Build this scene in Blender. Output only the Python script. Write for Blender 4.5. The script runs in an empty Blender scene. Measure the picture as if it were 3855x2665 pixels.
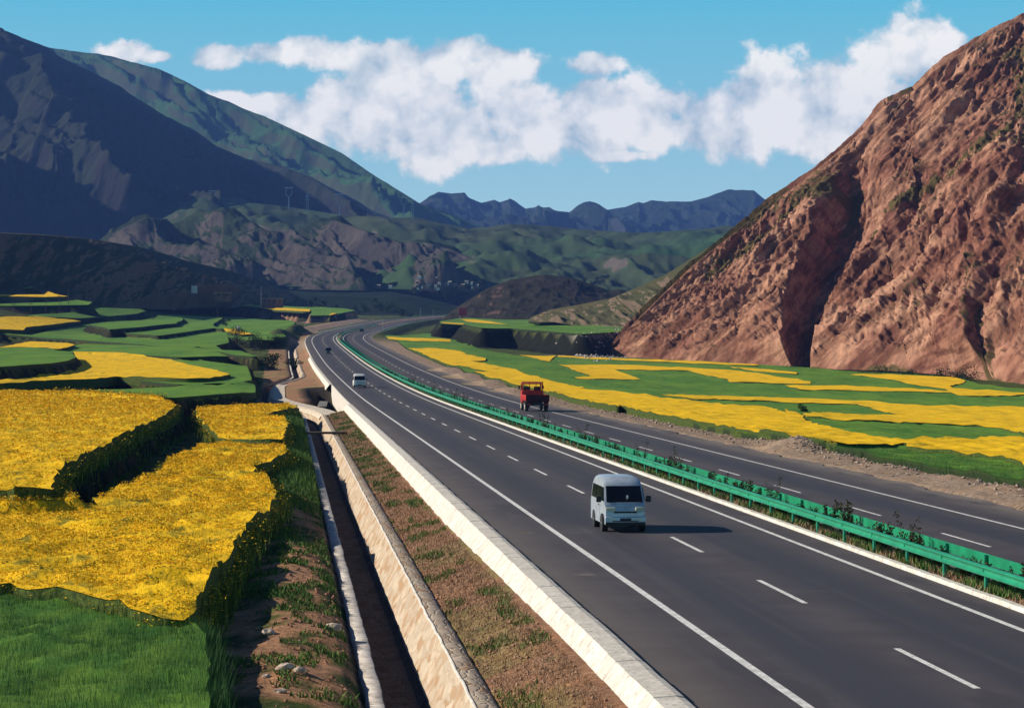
import bpy, bmesh, math, random
import numpy as np
from mathutils import Vector, Matrix, geometry
R=math.radians
random.seed(7); rng=np.random.default_rng(7)
scene=bpy.context.scene; col=scene.collection
# ================= camera, sun, sky, exposure =================
CAMZ=6.57
cam=bpy.data.cameras.new('camera'); camo=bpy.data.objects.new('camera',cam); col.objects.link(camo); scene.camera=camo
cam.sensor_width=36; cam.lens=36*8841.5/3855; cam.clip_start=.5; cam.clip_end=30000
camo.location=(0,0,CAMZ); camo.rotation_euler=(R(90)-math.atan((1332.5-1303.155)/8841.5),0,0)
scene.view_settings.view_transform='Standard'; scene.view_settings.look='None'; scene.view_settings.exposure=0.35; scene.view_settings.gamma=1
SUN_EL=R(28); SUN_BACK=R(13)      # low sun from the left, slightly behind the scene
sdir=Vector((-math.cos(SUN_EL)*math.cos(SUN_BACK), math.cos(SUN_EL)*math.sin(SUN_BACK), math.sin(SUN_EL)))
sun=bpy.data.lights.new('sun','SUN'); sun.energy=5.0; sun.angle=R(.53); sun.color=(1,.905,.76)
suno=bpy.data.objects.new('sun',sun); col.objects.link(suno); suno.rotation_euler=sdir.to_track_quat('Z','Y').to_euler()
suno.location=(-50,0,80)

class N:
    """tiny node helper"""
    def __init__(s,nt): s.nt=nt; s.n=nt.nodes; s.l=nt.links
    def new(s,t,**k):
        x=s.n.new(t)
        for a,b in k.items(): setattr(x,a,b)
        return x
    def set(s,sock,v):
        if isinstance(v,bpy.types.NodeSocket): s.l.new(v,sock)
        else:
            try: sock.default_value=v
            except Exception: sock.default_value=(*v,1)
    def m(s,op,a,b=0,c=0,clamp=False):
        x=s.new('ShaderNodeMath',operation=op); x.use_clamp=clamp
        s.set(x.inputs[0],a); s.set(x.inputs[1],b); s.set(x.inputs[2],c); return x.outputs[0]
    def mix(s,f,a,b,bt='MIX'):
        x=s.new('ShaderNodeMix',data_type='RGBA',blend_type=bt); x.clamp_factor=True
        s.set(x.inputs[0],f); s.set(x.inputs[6],a); s.set(x.inputs[7],b); return x.outputs[2]
    def noise(s,vec,scale,detail=5,rough=.55,dist=0,ty='FBM',lac=2.0):
        x=s.new('ShaderNodeTexNoise'); x.noise_dimensions='3D'; x.noise_type=ty
        if vec is not None: s.l.new(vec,x.inputs['Vector'])
        x.inputs['Scale'].default_value=scale; x.inputs['Detail'].default_value=detail; x.inputs['Roughness'].default_value=rough
        x.inputs['Distortion'].default_value=dist; x.inputs['Lacunarity'].default_value=lac; return x.outputs[0]
    def ramp(s,f,a,b,smooth=True):
        x=s.new('ShaderNodeMapRange'); x.interpolation_type='SMOOTHSTEP' if smooth else 'LINEAR'
        s.set(x.inputs[0],f); x.inputs[1].default_value=a; x.inputs[2].default_value=b; return x.outputs[0]
    def mapv(s,vec,loc=(0,0,0),rot=(0,0,0),scale=(1,1,1)):
        if any(rot) and scale!=(1,1,1): vec=s.mapv(vec,rot=rot); rot=(0,0,0)
        x=s.new('ShaderNodeMapping'); s.l.new(vec,x.inputs[0]); x.inputs[1].default_value=loc; x.inputs[2].default_value=rot; x.inputs[3].default_value=scale; return x.outputs[0]

world=bpy.data.worlds.new('World'); scene.world=world; world.use_nodes=True
w=N(world.node_tree); w.n.clear()
sky=w.new('ShaderNodeTexSky',sky_type='NISHITA'); sky.sun_disc=False; sky.sun_elevation=SUN_EL
sky.sun_rotation=math.atan2(sdir.x,sdir.y); sky.altitude=2200; sky.air_density=1.0; sky.dust_density=.6; sky.ozone_density=1.5
tc=w.new('ShaderNodeTexCoord'); sep=w.new('ShaderNodeSeparateXYZ'); w.l.new(tc.outputs['Generated'],sep.inputs[0])
yy=w.m('MAXIMUM',sep.outputs[1],.02)
cu=w.m('DIVIDE',sep.outputs[0],yy); cv=w.m('DIVIDE',sep.outputs[2],yy)
cu=w.m('MULTIPLY',cu,8.8415); cv=w.m('MULTIPLY',cv,8.8415)
comb=w.new('ShaderNodeCombineXYZ'); w.l.new(cu,comb.inputs[0]); w.l.new(cv,comb.inputs[1]); pv=comb.outputs[0]
# cumulus bank: soft lobes broken up by fractal noise
BL=[(285,120,62,26),(345,128,40,14),(500,125,62,26),(590,120,70,30),(690,118,80,38),(790,128,90,34),(900,128,90,34),(1020,135,110,46),(1130,150,95,48),(1330,148,62,26),
(600,238,120,26),(760,232,75,62),(830,290,120,62),(950,215,130,60),(1010,290,140,85),(980,365,60,18),(1160,235,100,60),(1250,285,120,72),(1330,225,62,52),(1430,270,150,72),(1590,262,110,78),(1720,235,110,82),(1830,225,115,88),(1880,315,170,62),(2045,130,98,84),(2125,112,56,50),(1985,235,105,110),(1500,235,110,60),(1560,290,90,50),(690,262,120,44),(1650,300,120,50),(880,200,120,60),(1400,352,70,12),(1100,340,110,30)]
cov=None
for x,y,rx,ry in BL:
    cx=(x*1.6696-1927.5)/1000; cy=(1303-y*1.6696)/1000; ax=rx*1.6696/1000; ay=ry*1.6696/1000
    mp=w.mapv(pv,loc=(-cx/ax,-cy/ay,0),scale=(1/ax,1/ay,1))
    gr=w.new('ShaderNodeVectorMath',operation='LENGTH'); w.l.new(mp,gr.inputs[0])
    b=w.m('SUBTRACT',1.27,gr.outputs['Value'],clamp=False)
    cov=b if cov is None else w.m('SMOOTH_MAX',cov,b,.35)
wv=w.noise(pv,3.2,3,.5); 
def dens(off,det=10,fine=1.1):
    q=w.mapv(pv,loc=(off[0],off[1],0))
    n1=w.noise(q,3.7,det,.55,.1); r=w.m('MULTIPLY',w.m('SUBTRACT',n1,.5),3.3)
    if fine: r=w.m('ADD',r,w.m('MULTIPLY',w.m('SUBTRACT',w.noise(w.mapv(q,loc=(7,3,2)),10,7,.6),.5),fine))
    return r
d0=dens((0,0)); s0_=dens((0,0),6,.35); s1_=dens((.06,-.09),4,0)
den=w.m('ADD',cov,d0)
alpha=w.ramp(den,-.06,.45)
wob=w.noise(pv,.9,3,.5)
lit=w.ramp(w.m('ADD',w.m('MULTIPLY',w.m('SUBTRACT',s0_,s1_),1.0),w.m('ADD',w.m('MULTIPLY',w.ramp(den,.0,.9),.30),w.m('MULTIPLY',w.m('SUBTRACT',wob,.5),1.0))),-.36,.5,False)
K_=1/(1.27*.06)     # display value 1 = K_
ccol=w.mix(lit,(*[v*K_ for v in (.60,.73,.78)],1),(*[v*K_ for v in (1.34,1.28,1.15)],1))
skc=w.mix(1.0,sky.outputs[0],(.42,.55,.75,1),'MULTIPLY')
el=w.ramp(sep.outputs[2],-.01,.15,False)
band=w.mix(el,(*[v*K_ for v in (.80,1.02,.98)],1),(*[v*K_ for v in (.12,.62,.80)],1))
skc=w.mix(w.ramp(sep.outputs[2],.15,.32),band,skc)
upper=w.ramp(sep.outputs[1],.0,.3)
alpha=w.m('MULTIPLY',w.m('MULTIPLY',alpha,upper),.97)
fin=w.mix(alpha,skc,ccol)
bg=w.new('ShaderNodeBackground'); w.l.new(fin,bg.inputs[0]); bg.inputs[1].default_value=.06
wo=w.new('ShaderNodeOutputWorld'); w.l.new(bg.outputs[0],wo.inputs[0])

# ================= helpers =================
def tag(o,label=None,cat=None,group=None,kind=None):
    if label: o['label']=label
    if cat: o['category']=cat
    if group: o['group']=group
    if kind: o['kind']=kind
    return o
def link(o,parent=None):
    col.objects.link(o)
    if parent is not None: o.parent=parent
    return o
def empty(name,loc=(0,0,0),rz=0):
    o=bpy.data.objects.new(name,None); o.location=loc; o.rotation_euler=(0,0,rz); o.empty_display_size=.3; return link(o)
def npmesh(name,V,F,mat,parent=None,smooth=True,colr=None,mats=None):
    """V (n,3); F list/array of quads or tris (array) ; colr per-vertex base colour"""
    me=bpy.data.meshes.new(name); V=np.asarray(V,np.float32)
    Fs=F if isinstance(F,list) else [F]
    Fs=[np.asarray(f,np.int32) for f in Fs if len(f)]
    me.vertices.add(len(V)); me.vertices.foreach_set('co',V.ravel())
    nl=sum(f.size for f in Fs); nf=sum(len(f) for f in Fs)
    me.loops.add(nl); me.polygons.add(nf)
    me.loops.foreach_set('vertex_index',np.concatenate([f.ravel() for f in Fs]))
    tot=np.concatenate([np.full(len(f),f.shape[1],np.int32) for f in Fs]); st=np.concatenate([[0],np.cumsum(tot)[:-1]]).astype(np.int32)
    me.polygons.foreach_set('loop_start',st); 
    try: me.polygons.foreach_set('loop_total',tot)
    except Exception: pass
    me.polygons.foreach_set('use_smooth',np.full(nf,smooth))
    if colr is not None:
        a=me.color_attributes.new('Col','FLOAT_COLOR','POINT'); c=np.ones((len(V),4),np.float32); c[:,:3]=colr; a.data.foreach_set('color',c.ravel())
    me.update(); me.validate()
    if mats:
        for m_ in mats: me.materials.append(m_)
    else: me.materials.append(mat)
    o=bpy.data.objects.new(name,me); return link(o,parent)
def grid_faces(nr,nc):
    i=np.arange(nr*nc).reshape(nr,nc); return np.stack([i[:-1,:-1],i[:-1,1:],i[1:,1:],i[1:,:-1]],-1).reshape(-1,4)
class MB:
    """collects simple solids into one mesh"""
    def __init__(s): s.v=[]; s.f=[]
    def add(s,v,f):
        o=len(s.v); s.v+= [tuple(p) for p in v]; s.f+=[tuple(i+o for i in q) for q in f]; return s
    def box(s,x0,x1,y0,y1,z0,z1):
        return s.add([(x0,y0,z0),(x1,y0,z0),(x1,y1,z0),(x0,y1,z0),(x0,y0,z1),(x1,y0,z1),(x1,y1,z1),(x0,y1,z1)],[(0,3,2,1),(4,5,6,7),(0,1,5,4),(1,2,6,5),(2,3,7,6),(3,0,4,7)])
    def tube(s,a,b,r0,r1=None,n=8,caps=True):
        r1=r0 if r1 is None else r1; a=Vector(a); b=Vector(b); d=(b-a).normalized(); u=d.orthogonal().normalized(); w_=d.cross(u)
        v=[a+(u*math.cos(t)+w_*math.sin(t))*r0 for t in [2*math.pi*i/n for i in range(n)]]+[b+(u*math.cos(t)+w_*math.sin(t))*r1 for t in [2*math.pi*i/n for i in range(n)]]
        f=[(i,(i+1)%n,n+(i+1)%n,n+i) for i in range(n)]
        if caps: f+= [tuple(range(n-1,-1,-1)),tuple(range(n,2*n))]
        return s.add(v,f)
    def prism(s,pts,x0,x1,w=None):
        """(y,z) outline extruded along x; w(y,z)->scale of the half width"""
        n=len(pts); w=w or (lambda y,z:1)
        v=[(x0*w(y,z),y,z) for y,z in pts]+[(x1*w(y,z),y,z) for y,z in pts]
        return s.add(v,[tuple(range(n-1,-1,-1)),tuple(range(n,2*n))]+[(i,(i+1)%n,n+(i+1)%n,n+i) for i in range(n)])
    def build(s,name,mat,parent=None,bevel=0,seg=2,smooth=False):
        me=bpy.data.meshes.new(name); me.from_pydata(s.v,[],s.f); me.validate(); me.materials.append(mat)
        bm=bmesh.new(); bm.from_mesh(me); bmesh.ops.recalc_face_normals(bm,faces=bm.faces)
        if bevel: bmesh.ops.bevel(bm,geom=list(bm.edges),offset=bevel,segments=seg,affect='EDGES',profile=.5,clamp_overlap=True)
        if smooth or bevel:
            for f in bm.faces: f.smooth=True
        bm.to_mesh(me); bm.free()
        if bevel or smooth:
            try: me.set_sharp_from_angle(angle=R(38))
            except Exception: pass
        return link(bpy.data.objects.new(name,me),parent)
# fast value noise
def _h(ix,iy,sd):
    n=(ix.astype(np.int64)*374761393+iy.astype(np.int64)*668265263+sd*1442695041)&0xffffffff
    n=((n^(n>>13))*1274126177)&0xffffffff; return ((n^(n>>16))&0xffff)/65535.
def vn(x,y,sd=0):
    x=np.asarray(x,float); y=np.asarray(y,float); ix=np.floor(x); iy=np.floor(y); fx=x-ix; fy=y-iy
    fx=fx*fx*fx*(fx*(fx*6-15)+10); fy=fy*fy*fy*(fy*(fy*6-15)+10); ix=ix.astype(int); iy=iy.astype(int)
    a=_h(ix,iy,sd); b=_h(ix+1,iy,sd); c=_h(ix,iy+1,sd); d=_h(ix+1,iy+1,sd)
    return (a*(1-fx)+b*fx)*(1-fy)+(c*(1-fx)+d*fx)*fy
def fbm(x,y,o=5,sd=0,g=.5,l=2.03):
    r=0;a=1;t=0
    for i in range(o): r=r+a*vn(x,y,sd+i*17); t+=a; a*=g; x=x*l+3.1; y=y*l+1.7
    return r/t
def ridged(x,y,o=5,sd=0,g=.5,l=2.03):
    r=0;a=1;t=0
    for i in range(o): r=r+a*(1-np.abs(2*vn(x,y,sd+i*17)-1))**1.5; t+=a; a*=g; x=x*l+3.1; y=y*l+1.7
    return r/t
def material(name,rough=.8,spec=.3,metal=0):
    m=bpy.data.materials.new(name); m.use_nodes=True; k=N(m.node_tree); k.n.clear()
    o=k.new('ShaderNodeOutputMaterial'); p=k.new('ShaderNodeBsdfPrincipled'); k.l.new(p.outputs[0],o.inputs[0])
    p.inputs['Roughness'].default_value=rough; p.inputs['Specular IOR Level'].default_value=spec; p.inputs['Metallic'].default_value=metal
    g=k.new('ShaderNodeNewGeometry'); k.pos=g.outputs['Position']; k.nor=g.outputs['Normal']; k.p=p; return m,k
def bump(k,h,strength=.5,dist=.1):
    b=k.new('ShaderNodeBump'); b.inputs['Strength'].default_value=strength; b.inputs['Distance'].default_value=dist; k.l.new(h,b.inputs['Height']); k.l.new(b.outputs[0],k.p.inputs['Normal'])
def noisy(name,c1,c2,scale,rough=.8,c3=None,scale3=1,bmp=0,bd=.05,spec=.3,lo=.35,hi=.65,detail=6,metal=0):
    m,k=material(name,rough,spec,metal); n=k.noise(k.pos,scale,detail,.6)
    c=k.mix(k.ramp(n,lo,hi),(*c1,1),(*c2,1))
    if c3: c=k.mix(k.ramp(k.noise(k.pos,scale3,4,.6),.5,.68),c,(*c3,1))
    k.l.new(c,k.p.inputs['Base Color'])
    if bmp: bump(k,n,bmp,bd)
    return m
def plain(name,c,rough=.5,spec=.5,metal=0,sc=3,var=.12):
    return noisy(name,tuple(v*(1-var) for v in c),tuple(min(1,v*(1+var)) for v in c),sc,rough,spec=spec,metal=metal)
M={}
M['paint_line']=noisy('white_road_paint',(.60,.59,.55),(.82,.81,.78),2.2,.7,c3=(.42,.41,.39),scale3=9,lo=.3,hi=.6)
M['green']=noisy('green_guardrail_paint',(.006,.22,.105),(.010,.31,.15),1.3,.4,c3=(.01,.25,.12),scale3=7,spec=.6)
M['greendk']=noisy('green_post_paint',(.004,.24,.13),(.006,.32,.18),2,.45,spec=.5)
M['kerbwhite']=noisy('whitewashed_concrete',(.62,.58,.51),(.74,.71,.65),1.4,.9,c3=(.50,.44,.37),scale3=5,bmp=.4,bd=.02)
M['kerbtop']=noisy('pale_concrete',(.56,.52,.45),(.68,.64,.57),2.5,.9,c3=(.38,.34,.3),scale3=8,bmp=.4,bd=.02)
M['tyre']=plain('dusty_tyre_rubber',(.07,.065,.06),.85,.3)
M['glass']=plain('dark_window_glass',(.008,.009,.012),.08,.6)
M['chrome']=plain('dull_metal',(.5,.5,.5),.35,.5,.8)
M['black']=plain('black_plastic',(.015,.015,.017),.6)
M['hub']=plain('pale_dusty_wheel_hub',(.55,.5,.4),.6)
M['vanpaint']=plain('silver_blue_paint',(.46,.53,.60),.3,.5,.25)
M['whitepaint']=plain('dusty_white_paint',(.68,.69,.66),.4)
M['red']=noisy('red_truck_paint',(.42,.018,.015),(.55,.035,.025),2,.45,c3=(.2,.02,.015),scale3=4)
M['reddark']=noisy('shade_painted_red_boards',(.07,.012,.012),(.035,.010,.012),2,.7)  # truck bed and tail: red darkened so the colour carries their shade
M['darkpaint']=plain('dark_car_paint',(.02,.022,.03),.3,.5)
M['lamp']=plain('headlamp_lens',(.6,.62,.5),.15,.6)
M['wood']=plain('weathered_wood',(.1,.075,.055),.9)
# asphalt: bluish tyre-worn lanes, browner shoulder (uses the attribute 'lat' = metres across)
def asphalt():
    m,k=material('asphalt',.78,.35); at=k.new('ShaderNodeAttribute',attribute_name='lat'); la=at.outputs['Fac']
    n=k.noise(k.pos,.35,5,.6); f=k.noise(k.pos,22,3,.7); st_=k.noise(k.mapv(k.pos,rot=(0,0,-.096),scale=(1.2,.02,1)),1.0,4,.6)
    base=k.mix(k.ramp(n,.35,.65),(.058,.048,.053,1),(.077,.065,.069,1))
    worn=None
    for c in (-2.0,1.75,13.0):
        d=k.m('ABSOLUTE',k.m('SUBTRACT',la,c)); b=k.ramp(d,1.75,.35); worn=b if worn is None else k.m('MAXIMUM',worn,b)
    worn=k.m('MULTIPLY',worn,k.m('ADD',k.m('MULTIPLY',n,.6),.5))
    base=k.mix(k.m('MULTIPLY',worn,.9),base,(.027,.028,.046,1))
    base=k.mix(k.m('MULTIPLY',k.ramp(st_,.5,.72),.35),base,(.095,.083,.085,1))
    base=k.mix(k.m('MULTIPLY',k.ramp(f,.5,.75),.25),base,(.13,.12,.12,1))
    pt=k.ramp(k.noise(k.mapv(k.pos,rot=(0,0,-.096),scale=(.5,.06,1)),1.0,2,.4),.60,.63); base=k.mix(k.m('MULTIPLY',pt,.45),base,(.035,.032,.042,1)); scf=k.ramp(k.noise(k.mapv(k.pos,rot=(0,0,-.096),scale=(.5,2.2,1)),1.3,5,.65),.64,.72); base=k.mix(k.m('MULTIPLY',scf,.5),base,(.17,.15,.14,1))
    dust=k.m('MULTIPLY',k.ramp(la,15.8,18.6),k.ramp(k.noise(k.mapv(k.pos,rot=(0,0,-.096),scale=(1,.16,1)),.9,5,.6),.3,.55))
    dust=k.m('MAXIMUM',dust,k.m('MULTIPLY',k.ramp(la,-4.2,-5.8),.35))
    base=k.mix(dust,base,(.20,.165,.135,1)); k.l.new(base,k.p.inputs['Base Color']); bump(k,f,.25,.01); return m
M['asphalt']=asphalt()
def stone(name,c1,c2,c3,sc=(3.2,1.1,3.2)):
    m,k=material(name,.9,.2); v=k.new('ShaderNodeTexVoronoi'); v.feature='DISTANCE_TO_EDGE'; v.inputs['Scale'].default_value=1.0
    q=k.mapv(k.pos,rot=(0,0,-.096),scale=sc); nq=k.noise(k.pos,2.5,3,.6); 
    ad=k.new('ShaderNodeVectorMath',operation='ADD'); k.l.new(q,ad.inputs[0]); sc_=k.new('ShaderNodeVectorMath',operation='SCALE'); k.l.new(k.n[-1].outputs[0] if False else nq,sc_.inputs[0]); sc_.inputs['Scale'].default_value=.8; k.l.new(sc_.outputs[0],ad.inputs[1])
    k.l.new(ad.outputs[0],v.inputs['Vector']); v2=k.new('ShaderNodeTexVoronoi'); k.l.new(ad.outputs[0],v2.inputs['Vector']); v2.inputs['Scale'].default_value=1.0
    sp=k.new('ShaderNodeSeparateColor'); k.l.new(v2.outputs['Color'],sp.inputs[0])
    c=k.mix(sp.outputs[0],(*c1,1),(*c2,1)); c=k.mix(k.ramp(sp.outputs[1],.7,.9),c,(*c3,1))
    c=k.mix(k.ramp(v.outputs['Distance'],.07,.0),c,(c1[0]*1.05,c1[1]*1.05,c1[2]*1.0,1)); c=k.mix(k.ramp(k.noise(k.pos,1.1,5,.6),.45,.7),c,(c3[0],c3[1],c3[2],1))
    k.l.new(c,k.p.inputs['Base Color']); bump(k,k.ramp(v.outputs['Distance'],0,.12),.6,.03); return m
M['masonry']=stone('sandy_stone_masonry',(.46,.38,.29),(.60,.50,.38),(.42,.27,.16))
M['masondk']=stone('shade_painted_masonry',(.10,.08,.07),(.13,.10,.085),(.07,.05,.04))  # same ditch stone with the channel's shade painted into the colour
M['lip']=noisy('ditch_lip_concrete',(.48,.43,.38),(.66,.61,.55),2.2,.9,c3=(.3,.25,.2),scale3=6,bmp=.5,bd=.02)

# ---- road alignment: arc length s, heading, level; t = metres to the right of the near lane line ----
KN=[-60,0,60,120,200,300,400,500,600,700,800,900,1000,1100,1200,1350,1500,1700]
TH=[-.0898,-.0958,-.0957,-.0958,-.0963,-.0963,-.1044,-.0983,-.0965,-.0938,-.0792,-.0433,.0025,-.0021,.0038,.0406,.1031,.1889]
SL=[0,0,0,0,0,.007,.017,.0195,.0191,.0195,.0203,.0208,.0218,.0233,.024,.024,.0234,.0224]
CAMH=6.57
_s=np.arange(-60,4200,5.); _th=np.interp(_s,KN,TH); _sl=np.interp(_s,KN,SL)
_x=np.cumsum(np.sin(_th))*5; _y=np.cumsum(np.cos(_th))*5; _z=np.cumsum(_sl)*5
_x+=8.6525-_x[12]; _y+=48.0794-_y[12]; _z-=_z[12]
_z=np.convolve(np.pad(_z,4,'edge'),np.ones(9)/9,'valid'); _x=np.convolve(np.pad(_x,4,'reflect',reflect_type='odd'),np.ones(9)/9,'valid')
def zr(s): return np.interp(s,_s,_z)
def to_xy(s,t):
    s=np.asarray(s,float); t=np.asarray(t,float); th=np.interp(s,_s,_th)
    return np.interp(s,_s,_x)+np.cos(th)*t, np.interp(s,_s,_y)-np.sin(th)*t
def to_st(X,Y):
    ss=np.interp(Y,_y,_s)
    for _ in range(3):
        t=np.interp(ss,_s,_th); ss=ss+(X-np.interp(ss,_s,_x))*np.sin(t)+(Y-np.interp(ss,_s,_y))*np.cos(t)
    t=np.interp(ss,_s,_th); return ss,(X-np.interp(ss,_s,_x))*np.cos(t)-(Y-np.interp(ss,_s,_y))*np.sin(t)
def sm(x,a,b):
    x=np.clip((x-a)/(b-a),0,1); return x*x*(3-2*x)
def shift(s): return -6.0*(sm(s,206,285)-sm(s,335,412))
LQ=[-400,-60,-18,-14,-12.3,-11.8,-11.46,-11.4,-11.2,-9.4,-9.15,-8.9,-7.0,-6.9,-5.9,20]
LZ=[-.7,-.7,-.7,-.66,-.74,-.9,-1.32,-1.5,-2.6,-2.6,-1.1,-.98,-.55,-.5,-.14,-.14]
RT=[-20,3.7,4.9,5.0,6.8,6.9,18.2,18.7,22,26,32,40]
RZ=[-.14,-.14,-.14,.05,-.12,-.5,-.72,-.47,-.62,-.75,-.95,-1.05]
def zb(s,t):
    """base ground level"""
    s=np.asarray(s,float); t=np.asarray(t,float); D=shift(s)
    q=np.where(t>-7,t,np.where(t>-8.9+D,-7-(-7-t)*1.9/(1.9-D),np.where(t>-40,-40+(t+40)*31.1/(31.1+D),t)))
    zl=np.interp(q,LQ,LZ)
    nd=np.maximum(sm(s,415,405)*0+((s>205)&(s<222)),0)
    # beyond the lined ditch: shallow swale, then a bare cut bank left of the road
    far=sm(s,660,760); zl=np.where(t<-5.9,zl*(1-far)+far*np.interp(t,[-400,-30,-12,-9,-5.9],[-.7,-.7,-.9,-1.0,-.06]),zl)
    cut=sm(s,930,1010)*(1-sm(s,1330,1450)); zl=zl+cut*np.interp(t,[-60,-26,-17,-10,-8],[0,1.0,2.2,.1,0])
    zl=zl+.2*np.maximum(-t-85,0)*sm(s,600,850)*(1-.75*sm(s,1150,1500))
    # deep pit of the culvert beside the road
    pit=sm(s,213,219)*(1-sm(s,306,330))*sm(t,-9.0+D*.12,-8.6+D*.12)*(1-sm(t,-6.3,-5.95)); zl=zl-4.2*pit
    zrg=np.interp(t,RT,RZ)
    w=sm(t,30,60); drop=-.7-4.6*(1-np.exp(-np.maximum(t-15,0)/80.))
    zrg=zrg*(1-w)+w*drop
    emb=sm(s,880,980)*sm(t,19,26)*(1-sm(t,70,120)); zrg=zrg-2.2*emb
    return zr(s)+np.where(t<0,zl,zrg)

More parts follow.
